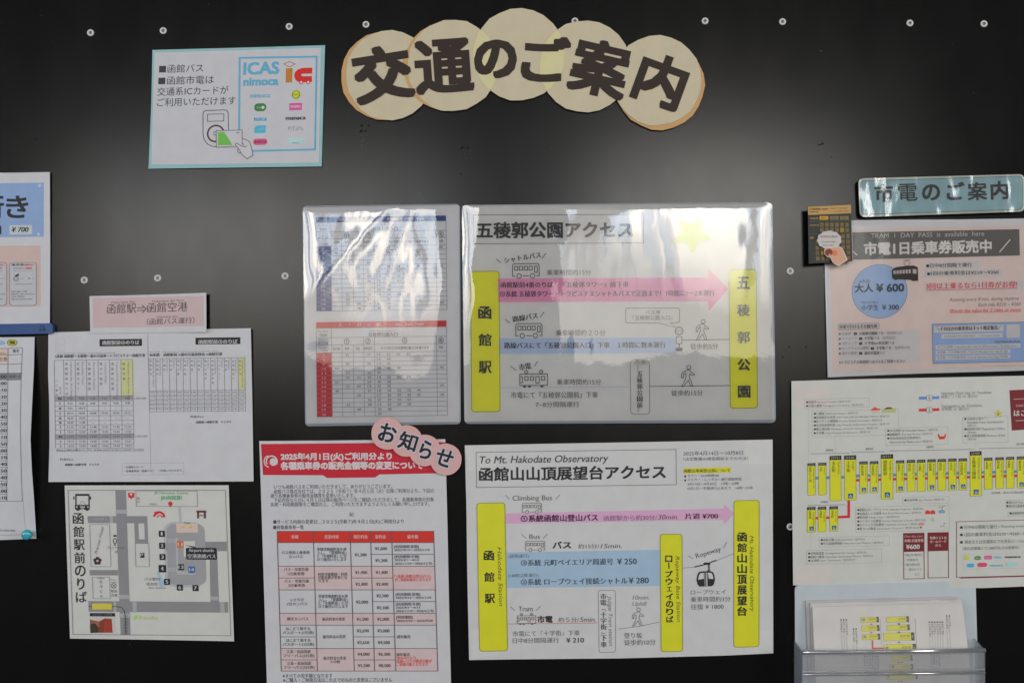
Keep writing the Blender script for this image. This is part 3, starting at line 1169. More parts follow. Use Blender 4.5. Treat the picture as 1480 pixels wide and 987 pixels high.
for s, x, y, c in [('1', 632, 333, 0), ('2', 634, 404, 0), ('3', 636, 471, 0), ('4', 635, 540, 1), ('5', 663, 618, 0), ('6', 739, 652, 0), ('7', 832, 655, 0), ('13', 746, 531, 0), ('11', 741, 396, 2), ('14', 809, 546, 3)]:
    p = S.part('stop_number')
    k = 22 if c == 1 else (20 if c >= 2 else 18)
    p.rect(x - k, y - k, x + k, y + k, [(38, 38, 42), (38, 38, 42), (204, 98, 48), (62, 94, 150)][c], 3, r=5)
    w = 14 if len(s) == 1 else 28
    p.glyph(s, x, y, w if s != '1' else 8, 24 if c == 1 else 20, (176, 178, 180), 4, .05)
p = S.part('shuttle_tag')
p.poly([(768, 398), (830, 410), (836, 418), (812, 414)], (38, 38, 42), 2.9)
p.rect(775, 416, 958, 486, (40, 40, 44), 3.2, r=8)
p.text('Airport shuttle', 792, 431, 150, 17, (172, 173, 176), 4, .03)
p.text('空港連絡バス', 786, 466, 166, 24, (172, 173, 176), 4, .03)
p = S.part('place_names')
GR = (80, 150, 100)
p.text('JR Hakodate Station', 588, 90, 200, 13, GR)
p.text('JR函館駅', 626, 119, 126, 26, GR, 2, .02)
p.text('中央口', 560, 158, 44, 13, SOFT)
p.vtext('西口', 492, 115, 152, 15, SOFT)
p.rect(432, 88, 468, 118, (196, 40, 50), 2.8, r=3)
p.poly([(442, 117), (458, 117), (450, 129)], (196, 40, 50), 2.9)
p.text('▼', 441, 101, 18, 14, (196, 190, 190), 3.2)
p.disc(683, 154, 13, (204, 44, 50), 2.8)
p.poly([(673, 162), (693, 162), (684, 177)], (204, 44, 50), 2.9)
p.ring(617, 235, 30, 13, (200, 40, 54), 2, 185, 360, 14)
p.ring(620, 238, 14, 6, (200, 40, 54), 2, 185, 360, 10)
p.poly([(586, 203), (602, 200), (612, 215), (598, 222)], (200, 40, 54), 2.5)
BR = (92, 48, 44)
p.line([(848, 242), (848, 200)], 12, BR, 2)
p.line([(888, 242), (888, 200)], 12, BR, 2)
p.rect(838, 195, 896, 207, BR, 2.4)
p.line([(856, 226), (864, 220), (870, 228), (880, 220)], 4, (70, 90, 90), 2)
p.text('Taxi', 764, 269, 34, 12, INK, 2.6)
for x in (760, 804):
    p.poly([(x - 14, 296), (x - 8, 288), (x + 4, 288), (x + 14, 296)], (206, 160, 40), 2.7)
p.text('←函館朝市', 218, 246, 92, 16, (160, 160, 164), 2.6)
p.text('P', 504, 460, 18, 18, (172, 172, 176), 4, .05)
p.rect(502, 447, 528, 475, (40, 40, 44), 3, r=3)
p.text('Premier Hotel', 240, 452, 168, 18, (118, 104, 112), 2, ital=True, ang=-74)
p.text('プレミアホテル', 306, 416, 106, 15, SOFT, 2.6)
p.text('前', 355, 440, None, 15, SOFT, 2.6)
for k in range(5):
    a = math.radians(72 * k - 90)
    p.disc(250 + 14 * math.cos(a), 494 + 14 * math.sin(a), 11, (66, 42, 50), 2, n=12)
p.disc(250, 494, 7, (176, 160, 166), 3, n=10)
p.ring(354, 376, 10, 4, INK, 2, ry=15)
p.line([(354, 391), (354, 402)], 4, INK, 2)
p.poly([(346, 402), (362, 402), (354, 394)], INK, 2.5)
p.rect(345, 340, 363, 350, INK, 2.5)
p.text('Hokuyo', 250, 596, 42, 10, SOFT)
p.vtext('北洋ビル', 270, 604, 718, 18, SOFT)
p.ring(347, 642, 15, 3, SOFT, 2)
p.line([(338, 632), (356, 652)], 3, SOFT, 2.3)
p.line([(356, 632), (338, 652)], 3, SOFT, 2.4)
p.text('駅前', 330, 674, 38, 17, SOFT)
p.text('交番', 331, 698, 38, 17, SOFT)
p.text('Police', 330, 606, 30, 9, FAINT)
p.text('station', 332, 620, 32, 9, FAINT)
p.poly([(604, 556), (614, 558), (634, 604), (660, 640), (618, 650), (612, 600)], (140, 168, 210), 2)
p.text('バス案内', 528, 602, 92, 18, SOFT, 2.6)
p.text('待合所', 540, 632, 68, 18, SOFT, 2.6)
p.text('Bus Station', 556, 653, 100, 11, FAINT, 2.6)
p.line([(198, 764), (220, 764)], 4, (60, 60, 66), 2.5)
p.line([(336, 764), (370, 765), (396, 772), (410, 792), (416, 830), (420, 935)], 4, (60, 60, 66), 2.5)
for k in range(13):
    p.line([(404, 815 + k * 9), (432, 815 + k * 9)], 2.5, (80, 80, 86), 2.2)
p.rect(218, 747, 336, 782, (204, 174, 56), 3, r=4)
p.text('函館駅前電停', 236, 766, 84, 15, (190, 178, 120), 4)
p.rect(205, 803, 354, 823, (34, 34, 38), 2)
p.text('コンフォートホテル', 222, 813, 116, 11, (150, 150, 154), 3)
p.disc(480, 826, 10, (140, 190, 60), 2)
p.poly([(462, 842), (474, 828), (482, 836), (470, 846)], (140, 190, 60), 2.3)
p.text('Kiralis', 500, 830, 108, 22, (162, 178, 100), 2)
p = S.part('hotel_picture')
p.poly([(206, 826), (354, 824), (357, 922), (208, 924)], (176, 170, 170), 1)
p.poly([(206, 842), (262, 852), (296, 834), (334, 838), (340, 920), (208, 920)], (118, 58, 44), 2)
p.poly([(296, 834), (330, 838), (336, 918), (286, 918)], (150, 62, 44), 2.6)
for k in range(4):
    p.line([(300 + k * 9, 842), (300 + k * 9, 912)], 2, (120, 52, 42), 3)
for k in range(5):
    p.line([(214, 846 + k * 8), (262, 854 + k * 7)], 2, (190, 140, 124), 3)
p.poly([(206, 872), (232, 862), (250, 880), (256, 920), (208, 922)], (58, 54, 44), 3.3)

# ------------------------------------------------------------------ laminated interval timetable
def clampu(v):
    return max(0.0, min(1.0, v))


def pouch_bow(x0, x1, y0, y1, a, lx, ly, extra):
    def f(x, y):
        ex = 1 - math.exp(-max(0, x - x0) / lx)
        fx = 1 - math.exp(-max(0, x1 - x) / lx)
        ey = 1 - math.exp(-max(0, y - y0) / ly)
        fy = 1 - math.exp(-max(0, y1 - y) / ly)
        return a * ex * fx * ey * fy + extra(x, y)
    return f


def round_quad(pts, r):
    out = []
    n = len(pts)
    for i in range(n):
        a, b, c = Vector(pts[i - 1]), Vector(pts[i]), Vector(pts[(i + 1) % n])
        u, v = (a - b).normalized(), (c - b).normalized()
        for k in range(5):
            q = k / 4
            out.append(tuple(b + u * r * (1 - q) ** 2 + v * r * q ** 2))
    return out


FILM_A = film_material('laminate_film_left', 0.015, 0.03, 90, 0.02)
FILM_B = film_material('laminate_film_right', 0.015, 0.035, 90, 0.02)
POUCH = mat((138, 145, 156), rough=0.4)

S = Sheet('interval_timetable', 'laminated portrait timetable with a blue table over a red table, glossy sky reflections on it', 'timetable', 0.003, sl=-.013, t=.011, center=(552, 455),
          bow=pouch_bow(437, 665, 297, 615, 0.0006, 9, 5, wave(.0014, 130, 2.2)))
out = round_quad([(437.6, 298), (665, 295), (666, 613), (441, 616)], 7)
S.body(out, POUCH, 0.0004, 'pouch')
p = S.part('paper')
p.ppoly([(439, 300), (663, 297), (664, 609.5), (443, 612)], mat((181, 182, 187)), 1)
TB = (118, 118, 130)


def time_table(part, oy, ys, col, title, row0):
    S.z(440, oy, 6.17)
    p = part
    xs = [100, 236, 328, 430, 523, 618, 1173, 1262]
    x_off = 0 if oy == 295 else 4
    xs = [x + x_off for x in xs]
    p.rect(xs[0], ys[0], xs[-1], ys[1], col, 2)
    p.rect(xs[0], ys[4], xs[1], ys[-1], col, 2)
    for i, y in enumerate(ys[1:]):
        p.line([(xs[0] + i * .7, y), (xs[-1] + i * .7, y - 0.013 * 1160)], 4, TB, 3)
    for i, x in enumerate(xs):
        top = ys[1] if i in (0, 1, 7) else (ys[3] if i in (2, 3) else ys[2])
        p.line([(x + (top - ys[0]) * .011, top - .013 * (x - 100)), (x + (ys[-1] - ys[0]) * .011, ys[-1] - .013 * (x - 100))], 4, TB, 3)
    p.text(title, 300, (ys[0] + ys[1]) / 2 - 3, 760, 30, (166, 172, 190), 3, .03)
    y2 = (ys[1] + ys[2]) / 2 + 6
    p.text('五稜郭公園入口', 570, y2 + 8, 260, 34, (60, 60, 66), 3, .02)
    p.text('Goryokaku-koen-iriguchi', 580, y2 - 26, 220, 12, TB, 3)
    p.text('Bus Stop', 122, y2 - 22, 90, 16, TB, 3)
    p.text('停留所', 134, y2 + 14, 70, 26, (60, 60, 66), 3)
    y3 = (ys[2] + ys[3]) / 2
    p.text('Bus Pole', 128, y3 - 14, 80, 16, TB, 3)
    p.text('のりば', 122, y3 + 16, 92, 30, (60, 60, 66), 3)
    for s, x in (('①', 355), ('②', 545), ('⑤', 872), ('⑥', 1196)):
        p.text(s, x, y3 - (x - 100) * .013 + 4, 44, 44, (66, 66, 72), 3, .02)
    y4 = (ys[3] + ys[4]) / 2
    p.text('Bus No.', 130, y4 - 14, 76, 14, TB, 3)
    p.text('バス番号', 134, y4 + 12, 72, 18, (60, 60, 66), 3)
    for s, x, w in (('5/10', 258, 56), ('59', 362, 34), ('35', 458, 34), ('54/55C', 532, 76), ('すべてのバスが五稜郭公園入口を通ります', 680, 430), ('行先', 1200, 36)):
        p.text(s, x, y4 - (x - 100) * .013, w, 24, (70, 70, 76), 3, .02)
    rr = random.Random(row0)
    mins = [[(1, '22'), (3, '27'), (4, '12'), (4, '22'), (4, '32'), (4, '52')], [(4, '15'), (4, '40')], [(1, '20'), (3, '24'), (4, '13'), (4, '42')], [(0, '50'), (4, '30'), (4, '45'), (4, '48'), (6, '40')], [(1, '31'), (3, '22'), (4, '47')],
            [(1, '22'), (2, '23'), (3, '43'), (4, '14'), (4, '32'), (4, '50'), (4, '59')], [(0, '57'), (3, '54'), (4, '45'), (4, '58')], [(1, '22'), (2, '09'), (3, '14'), (4, '35'), (4, '50'), (6, '59')], [(0, '40'), (3, '47'), (4, '10'), (4, '24'), (4, '32'), (4, '35'), (4, '44')],
            [(2, '30'), (4, '17'), (4, '30'), (4, '39'), (4, '43'), (4, '45'), (6, '30')], [(3, '36'), (4, '22'), (4, '39'), (4, '41'), (4, '52')], [(1, '32'), (3, '38'), (4, '14'), (4, '24'), (4, '50'), (4, '58')], [(2, '08'), (4, '45'), (4, '48')], [(4, '30')]]
    for i in range(14):
        ym = (ys[4 + i] + ys[5 + i]) / 2
        p.text(str(7 + i), xs[0] + (62 if i < 3 else 52), ym, 14 if i < 3 else 36, 18, (176, 168, 180), 3.5, .04)
        n4 = 0
        for c, s in mins[i if row0 == 1 else (i * 5 + 3) % 14]:
            if c == 4:
                x = xs[5] + 24 + n4 * 88
                n4 += 1
            else:
                x = (xs[min(c + 1, 6)] + xs[min(c + 2, 7)]) / 2 - 16
            p.text(s, x + i * .7, ym - (x - 100) * .013, 32, 20, (92, 92, 98), 3, .02)


p = S.part('weekday_table', 'blue upper table')
time_table(p, 295, [118, 166, 250, 312, 378, 418, 462, 504, 546, 588, 630, 670, 712, 752, 792, 834, 874, 914, 955], (38, 60, 118), '平　　日　　　　Mon　～　Fri', 2)
p = S.part('holiday_table', 'red lower table')
time_table(p, 455, [66, 120, 205, 270, 340, 381, 422, 461, 502, 543, 583, 622, 662, 703, 744, 785, 826, 868, 910], (172, 36, 44), '土　・　日　・　祝　　　Sat.  Sun.  Holi', 1)


def ripA(x, y):
    q = 0.0005 * noise.noise(Vector((x / 70, y / 85, 4.2))) + 0.00010 * noise.noise(Vector((x / 16, y / 34, 9.0))) + 0.000012 * noise.noise(Vector((x / 4.5, y / 8, 2.0)))
    # creases: long shallow furrows that break up the mirror image
    q += 0.0004 * math.exp(-((x - 470 - (y - 400) * -.9) / 16) ** 2)
    return q


S.film(out, FILM_A, 0.0019, ripA)

# ------------------------------------------------------------------ laminated park access poster
S = Sheet('park_access_poster', 'laminated landscape access poster to the star fort park with pink arrow, glaring with window reflections', 'poster', 0.0034, sl=-.004, t=.010, center=(895, 452),
          bow=pouch_bow(668, 1119, 294, 612, 0.0006, 10, 5, wave(.0016, 170, 6.6)))
out = round_quad([(667.5, 296.5), (1116.5, 292.5), (1121.5, 611), (671, 612.5)], 8)
S.body(out, POUCH, 0.0004, 'pouch')
p = S.part('paper')
PW = (178, 179, 180)
p.ppoly([(668.3, 298), (1114.5, 294.3), (1119, 606.5), (672, 609)], mat(PW), 1)
S.z(660, 280, 2.902)
K = (46, 46, 50)


def station_bar(part, pts4, r=14, col=YEL, L=2):
    """rounded upright bar given by TL,TR,BR,BL in enlargement px"""
    q = [part.P(*a) for a in pts4]
    q = round_quad(q, r / part.s.zm[2])
    part.ppoly(q, col, L)
    part.pline(q, 0.8, (104, 104, 60) if col == YEL else (112, 112, 116), L + .6, True)


def bus_icon(part, x, y, w, col=K, lw=3, tram=False):
    """x, y: top-left; w: width"""
    h = w * .52
    P2 = lambda a, b: (x + a * w, y + b * w - a * w * .01)
    if not tram:
        part.line([P2(.10, .47), P2(0, .47), P2(0, .06), P2(.05, 0), P2(.95, 0), P2(1, .06), P2(1, .46), P2(.90, .46)], lw, col, 3)
        part.line([P2(.40, .46), P2(.62, .46)], lw, col, 3)
        for a in (.25, .75):
            part.ring(*P2(a, .46), w * .085, lw, col, 3, n=14)
        for k in range(4):
            a = .08 + k * .18
            part.line([P2(a, .10), P2(a + .12, .10), P2(a + .12, .24), P2(a, .24)], lw, col, 3, True)
        part.line([P2(.83, .10), P2(.93, .10), P2(.93, .33), P2(.83, .33)], lw, col, 3, True)
    else:
        part.line([P2(0, .03), P2(1, .03), P2(1, .44), P2(0, .44)], lw, col, 3, True)
        for a in (.23, .77):
            part.line([P2(a - .07, -.05), P2(a, -.12), P2(a + .07, -.05), P2(a, .02)], lw, col, 3, True)
        for a, b in ((.18, .12), (.38, .12), (.78, .12)):
            part.line([P2(a, b), P2(a + .12, b), P2(a + .12, b + .13), P2(a, b + .13)], lw, col, 3, True)
        part.line([P2(.58, .12), P2(.70, .12), P2(.70, .36), P2(.58, .36)], lw, col, 3, True)
        part.line([P2(.02, .12), P2(.09, .12), P2(.09, .34), P2(.02, .34)], lw, col, 3)
        for a in (.17, .35, .80):
            part.disc(*P2(a, .46), w * .06, col, 3.3, a0=0, a1=180, n=8)


def walker(part, x, y, h, col=K, lw=2.6):
    """outlined walking figure; x,y: top of head centre"""
    k = h / 88.
    part.ring(x, y + 8 * k, 8.5 * k, lw, col, 3, n=14)
    pts = [(-4, 20), (4, 19), (10, 27), (26, 36), (24, 42), (8, 38), (6, 34), (4, 50), (12, 68), (18, 87), (10, 87), (0, 62), (-12, 76), (-20, 88), (-28, 88), (-16, 66), (-10, 46), (-11, 32), (-20, 38), (-22, 52), (-28, 52), (-28, 34), (-14, 23)]
    part.line([(x + a * k - 2 * k, y + b * k) for a, b in pts], lw, col, 3, True)


p = S.part('title')
p.frame(70, 90, 783, 210, 2.6, (92, 92, 96), 2)
p.text('五稜郭公園アクセス', 84, 155, 654, 62, (44, 44, 48), 3, .035)
p = S.part('star')
st = [(1188, 104), (1240, 128), (1302, 104)]
q = []
cx, cy = 985, 172
for k in range(10):
    a = math.radians(-58 - 72 + 36 * k)
    r = 84 if k % 2 == 0 else 42
    q.append((cx + r * math.cos(a), cy + r * math.sin(a)))
p.poly([(cx + (a - cx) * 1.14, cy + (b - cy) * 1.14) for a, b in q], (178, 178, 182), 2)
p.line([(cx + (a - cx) * 1.14, cy + (b - cy) * 1.14) for a, b in q], 1.5, (150, 150, 154), 2.6, True)
p.poly(q, (150, 172, 52), 3)
p = S.part('arrow', 'pink shuttle bus arrow')
p.poly([(172, 356), (1056, 352), (1054, 310), (1138, 398), (1058, 492), (1056, 450), (174, 455)], (192, 128, 162), 2)
p = S.part('blue_band')
p.poly([(176, 606), (920, 603), (920, 668), (178, 672)], (150, 164, 196), 2)
p = S.part('station_bar')
station_bar(p, [(59, 326), (178, 325), (182, 913), (63, 914)])
for i, ch in enumerate('函館駅'):
    p.glyph(ch, 118 + i * .8, 499 + i * 114, 52, 50, (42, 42, 40), 3.4, .035)
p = S.part('station_bar')
station_bar(p, [(1142, 319), (1256, 318), (1262, 898), (1148, 899)])
for i, ch in enumerate('五稜郭公園'):
    p.glyph(ch, 1202 + i * 1, 374 + i * 114, 50, 48, (52, 52, 46), 3.4, .035)
p = S.part('bus_icon')
bus_icon(p, 234, 294, 112)
p.line([(165, 274), (186, 290)], 2.6, K, 3)
p.line([(358, 272), (374, 250)], 2.6, K, 3)
p = S.part('bus_icon')
bus_icon(p, 248, 545, 110)
p.line([(203, 526), (224, 543)], 2.6, K, 3)
p.line([(352, 517), (367, 495)], 2.6, K, 3)
p = S.part('tram_icon')
bus_icon(p, 265, 753, 116, tram=True)
p.line([(226, 723), (250, 741)], 2.6, K, 3)
p.line([(326, 724), (340, 702)], 2.6, K, 3)
p = S.part('lettering')
p.text('シャトルバス', 200, 281, 155, 24, K, 3, .035, ang=-9)
p.text('路線バス', 235, 528, 106, 24, K, 3, .035, ang=-9)
p.text('市電', 262, 729, 50, 26, K, 3, .035, ang=-9)
p.text('乗車時間約15分', 378, 331, 186, 22, SOFT, 3)
p.text('函館駅前4番のりば　『五稜郭タワー』前下車', 185, 383, 535, 23, (60, 40, 56), 3, .03)
p.text('⑤系統 五稜郭タワー・トラピスチヌシャトルバスで正面まで！1時間に1～2本運行', 182, 421, 900, 24, (60, 40, 56), 3, .03)
p.text('乗車時間約２０分', 416, 584, 208, 24, SOFT, 3)
p.text('路線バスにて『五稜郭公園入口』下車　１時間に数本運行', 200, 637, 676, 24, (40, 42, 54), 3, .03)
p.text('乗車時間約15分', 420, 790, 186, 23, SOFT, 3)
p.text('市電にて『五稜郭公園前』下車', 228, 845, 364, 25, SOFT, 3, .01)
p.text('7~8分間隔運行', 332, 884, 182, 22, SOFT, 3, .01)
p.text('徒歩約5分', 980, 641, 116, 23, SOFT, 3, .01)
p.text('徒歩約15分', 900, 836, 132, 23, SOFT, 3, .01)
p.line([(182, 813), (728, 809)], 2.6, (130, 146, 180), 3, dash=4)
p.line([(810, 808), (1146, 804)], 2.4, K, 3)
p.line([(945, 614), (1144, 611)], 2.4, K, 3)
p = S.part('bus_stop_bubble')
p.line([(714, 480), (930, 480), (935, 486), (935, 535), (930, 541), (896, 541), (921, 562), (846, 542), (714, 542), (709, 536), (709, 486)], 2.2, SOFT, 3, True)
p.text('バス停', 792, 498, 62, 16, SOFT, 3)
p.text('『五稜郭公園入口』', 738, 521, 166, 18, SOFT, 3)
p = S.part('stop_pole_icon')
p.ring(933, 575, 16, 4, (96, 92, 84), 3)
p.text('BUS', 922, 575, 22, 7, (96, 92, 84), 3)
p.frame(922, 599, 944, 629, 3, (96, 92, 84), 3)
p.line([(933, 629), (933, 645)], 4, INK, 3)
p.poly([(918, 646), (948, 646), (946, 660), (920, 660)], INK, 3.4)
p = S.part('walking_figure')
walker(p, 1034, 528, 86)
p = S.part('walking_figure')
walker(p, 974, 720, 88)
p = S.part('tram_stop_box')
p.frame(728, 700, 808, 924, 2.4, (104, 104, 108), 3, r=14)
p.rect(740, 690, 802, 718, (160, 162, 162), 3.3, r=6)
p.text('市電', 750, 704, 42, 18, (120, 120, 122), 3.6)
for i, ch in enumerate('五稜郭公園前'):
    p.glyph(ch, 768, 756 + i * 26, 23, 23, K, 3, .03)
p.text('『', 757, 734, None, 20, SOFT, 3)
p.text('』', 757, 901, None, 20, SOFT, 3)


def ripB(x, y):
    q = 0.0006 * noise.noise(Vector((x / 90, y / 130, 14.2))) + 0.00012 * noise.noise(Vector((x / 15, y / 45, 3.0))) + 0.000014 * noise.noise(Vector((x / 4.5, y / 8, 7.0)))
    return q


S.film(out, FILM_B, 0.0022, ripB)

# ------------------------------------------------------------------ price change notice
S = Sheet('fare_change_notice', 'white notice with crimson header and red-headed table of new ticket prices', 'notice', 0.0024, sl=-.005, t=.029, center=(515, 820), bow=wave(.0026, 150, 12.4))
S.z(370, 600, 2.5516)
q = S.part('tmp')
S.parts.remove(q)
S.body([q.P(*a) for a in [(12, 95), (350, 92), (698, 88), (706, 400), (712, 700), (722, 1100), (44, 1110), (35, 820), (22, 400)]], PMAT)
CR = (172, 34, 50)
p = S.part('header')
p.poly([(18, 106), (700, 99), (703, 213), (455, 218), (440, 229), (262, 231), (248, 221), (26, 220)], CR, 1)
p.text('2025年4月1日(火)ご利用分より', 92, 153, 408, 24, (186, 178, 182), 2, .055)
p.text('各種乗車券の販売金額等の変更について', 92, 187, 522, 26, (186, 178, 182), 2, .055)
p = S.part('company_mark')
p.ring(58, 170, 20, 5, (186, 178, 182), 2, 150, 395, n=20)
p.disc(64, 172, 14, (186, 178, 182), 2.4)
p.ring(46, 170, 16, 4, (186, 178, 182), 2, 90, 270, n=12, ry=20)
p = S.part('lettering')
T = (66, 68, 74)
p.text('いつも函館バスをご利用いただきまして、ありがとうございます。', 66, 264, 436, 15, T, 2)
p.text('函館バス株式会社では、２０２５（令和７）年４月１日（火）以降ご利用分より、下記の', 66, 281, 590, 15, T, 2)
p.text('通り各種乗車券の販売金額等を変更いたします。', 53, 297, 312, 15, T, 2)
p.text('下記内容ならびに４月１日以降の販売ページをご確認いただきまして、各種乗車券の対象', 66, 313, 590, 15, T, 2)
p.text('系統・利用範囲等をご確認の上、ご利用いただきますようよろしくお願い申し上げます。', 54, 329, 586, 15, T, 2)
p.text('記', 345, 365, None, 14, T, 2, .02)
p.text('■サービス内容の変更日…２０２５(令和７)年４月１日(火)ご利用分より', 64, 393, 480, 15, T, 2, .01)
p.text('■対象乗車券一覧', 64, 413, 112, 15, T, 2, .01)
p.text('※すべて小児半額となります', 98, 960, 184, 15, T, 2, .01)
p.text('※ご購入・ご利用方法はこれまでのものと変更はございません', 100, 976, 402, 15, T, 2, .01)
p = S.part('price_table')
XX = lambda x, y: x + .030 * (y - 427)
xs = [78, 211, 347, 422, 500, 655]
ys = [427, 469, 556, 599, 643, 729, 773, 816, 859, 901, 942]
PK = (184, 166, 168)


def cell(i0, i1, j0, j1, col, L=1):
    p.poly([(XX(xs[i0], ys[j0]), ys[j0]), (XX(xs[i1], ys[j0]), ys[j0]), (XX(xs[i1], ys[j1]), ys[j1]), (XX(xs[i0], ys[j1]), ys[j1])], col, L)


cell(0, 5, 0, 1, (184, 48, 42))
cell(0, 5, 2, 4, PK)
cell(0, 5, 5, 6, PK)
cell(0, 5, 8, 10, PK)
TL_ = (88, 76, 82)
for x in xs:
    p.line([(XX(x, 427), 427 - (x - 78) * .004), (XX(x, 942), 942)], 3, TL_, 2)


def hl(i0, i1, y):
    p.line([(XX(xs[i0], y), y), (XX(xs[i1], y), y)], 2.2, TL_, 2.4)


for y in (427, 469, 556, 643, 729, 773, 859, 942):
    hl(0, 5, y)
for a in (0, 2, 3):
    for j in (3, 7, 9):
        hl(a, a + 1, ys[j])
for y in (512, 686):
    hl(3, 5, y)
HD = (206, 160, 156)
for s, x in (('券種', 130), ('変更内容', 253), ('現行料金', 360), ('新料金', 440), ('備考欄', 558)):
    p.text(s, x, 448, 13 * len(s), 13, HD, 3, .05)


def cc(s, xm, y, w, h=12, col=T, b=.015):
    p.text(s, XX(xm, y) - w / 2 - 2, y, w, h, col, 3, b)


cc('バス専用１乗車券', 146, 506, 104); cc('カンバス', 146, 521, 50)
for y, n in ((571, '1'), (614, '2')):
    cc('バス・市電共通', 146, y - 3, 90); cc(n + '日乗車券', 146, y + 13, 62)
cc('いさりび', 146, 680, 50); cc('1日カンバス', 146, 695, 74)
cc('縄文カンバス', 146, 750, 78)
for y, n in ((794, '1'), (837, '2')):
    cc('はこだて旅する', 146, y - 8, 88); cc('パスポート(%s日券)' % n, 146, y + 7, 114)
for y, n in ((879, '2'), (922, '3')):
    cc('江差・松前周遊', 146, y - 8, 88); cc('フリーパス(%s日券)' % n, 146, y + 7, 114)
for y in (494, 667):
    for k, s in enumerate(('季節変動制料金を導', '入し、「夏期料金」', 'と「冬期料金」に分', 'けて販売いたします')):
        cc(s, 279, y + 12.5 * k, 108, 12)
for k, s in enumerate(('利用可能範囲・利用', '可能系統が変更とな')):
    cc(s, 279, 586 + 12 * k, 108, 12)
p.text('ります', 231, 610, 36, 12, T, 3, .015)
cc('販売料金の変更', 279, 751, 84)
cc('販売料金の変更', 279, 816, 84)
cc('販売料金の変更', 279, 895, 84); cc('その他', 279, 908, 36)
for s, y in (('¥1,200', 514), ('¥1,400', 579), ('¥2,400', 622), ('¥2,000', 688), ('¥1,500', 751), ('¥2,690', 794), ('¥3,650', 837), ('¥4,000', 880), ('¥5,500', 922)):
    cc(s, 385, y, 44, 11, T, .03)
for s, y in (('¥1,600', 491), ('¥1,200', 535), ('¥1,400', 579), ('¥2,400', 622), ('¥2,500', 665), ('¥2,100', 709), ('¥2,000', 751), ('¥3,000', 794), ('¥4,500', 837), ('¥6,300', 880), ('¥8,500', 922)):
    cc(s, 461, y, 44, 11, T, .03)
RR = (196, 60, 66)
for y in (484, 660):
    p.text('[利用期間:夏期]', XX(508, y), y, 90, 11, T, 3, .02)
    p.text('2025/4/14～2025/11/9', XX(508, y + 12), y + 12, 130, 10, T, 3, .02)
for y in (521, 696):
    p.text('[利用期間:冬期]', XX(508, y), y, 90, 11, T, 3, .02)
    p.text('2025/4/1～4/13', XX(508, y + 12), y + 12, 88, 10, T, 3, .02)
    p.text('2025/11/10～2026/4上旬', XX(508, y + 24), y + 25, 138, 10, T, 3, .02)
p.text('[利用期間]', XX(508, 744), 744, 60, 11, T, 3, .02)
p.text('2025/7/26～2025/9/28', XX(508, 757), 757, 134, 10, T, 3, .02)
p.text('「1系統 函館山登山バス」', XX(506, 593), 593, 134, 12, RR, 3, .02)
p.text('がご利用対象外となります', XX(506, 606), 606, 134, 12, RR, 3, .02)
p.text('通年販売', XX(508, 816), 816, 50, 12, T, 3, .02)
p.text('通年販売', XX(504, 882), 882, 50, 12, T, 3, .02)
p.text('2025/4/1より、', XX(504, 895), 894, 78, 11, RR, 3, .02)
p.text('道南いさりび鉄道全線が', XX(504, 907), 906, 130, 12, RR, 3, .02)
p.text('ご利用可能となります', XX(504, 919), 918, 116, 12, RR, 3, .02)

# ------------------------------------------------------------------ pink announcement sign
S = Sheet('announcement_sign', 'pink four-disc sign with dark lettering slanting over the crimson header of the notice', 'sign', 0.0085, center=(601, 644))
S.z(520, 600, 7.05)
q = S.part('tmp')
S.parts.remove(q)
m_p = [mat((196, 150, 148), rough=.5), mat((195, 149, 146), rough=.5), mat((194, 150, 149), rough=.5), mat((196, 151, 150), rough=.5)]
for i, (cx, cy, r) in enumerate([(282, 186, 165), (478, 262, 162), (662, 358, 162), (876, 450, 162)]):
    X, Y = q.P(cx, cy)
    S.body(disc_pts(X, Y, r / 7.05, r / 7.05, 30, 0.25, i + 40), m_p[i], 0.003, 'disc', L=[0, -.8, -1.6, -2.4][i], edge=mat((150, 118, 114)))
for ch, cx, cy, w, h, a in [('お', 284, 180, 172, 188, 16), ('知', 492, 266, 186, 180, 17), ('ら', 674, 352, 118, 186, 16), ('せ', 862, 432, 172, 176, 20)]:
    p = S.part('letter')
    p.glyph(ch, cx, cy, w * .97, h * .97, (178, 170, 180), 1.5, .10, a)
    p.glyph(ch, cx, cy, w * .97, h * .97, (28, 32, 40), 3.4, .025, a)

# ------------------------------------------------------------------ mountain access poster
S = Sheet('mountain_access_poster', 'white landscape access poster to the mountain observatory with yellow bars and cable car, unlaminated', 'poster', 0.0026, sl=-.014, t=.012, center=(895, 795), bow=wave(.0030, 190, 21.0))
S.z(660, 630, 2.991)
q = S.part('tmp')
S.parts.remove(q)
S.body([q.P(*a) for a in [(35, 40), (400, 33), (800, 26), (1366, 15), (1367, 400), (1369, 938), (1150, 948), (700, 960), (250, 964), (54, 967), (46, 600), (42, 300)]], mat((179, 180, 182), bump=.1, bscale=500))
p = S.part('title')
p.frame(84, 70, 948, 222, 2.6, (98, 98, 102), 1)
p.text('To Mt. Hakodate Observatory', 100, 103, 556, 30, (60, 60, 64), 2, .008, True)
p.text('函館山山頂展望台アクセス', 98, 167, 804, 54, (42, 43, 46), 2, .032)
for tq in ([(1245, 22), (1362, 20), (1363, 120), (1246, 122)], [(62, 836), (184, 834), (186, 954), (66, 958)], [(42, 44), (168, 40), (170, 146), (44, 150)], [(1248, 840), (1364, 838), (1365, 932), (1249, 938)]):
    p = S.part('tape')
    p.poly(tq, (183, 184, 184), .5)
p = S.part('season_note')
p.text('2025年4月14日～10月8日', 980, 76, 258, 19, SOFT, 2)
p.text('（法定整備の積雪期前までの方法）', 980, 100, 280, 14, SOFT, 2)
p.poly([(980, 139), (1186, 134), (1187, 157), (982, 163)], (190, 186, 50), 1)
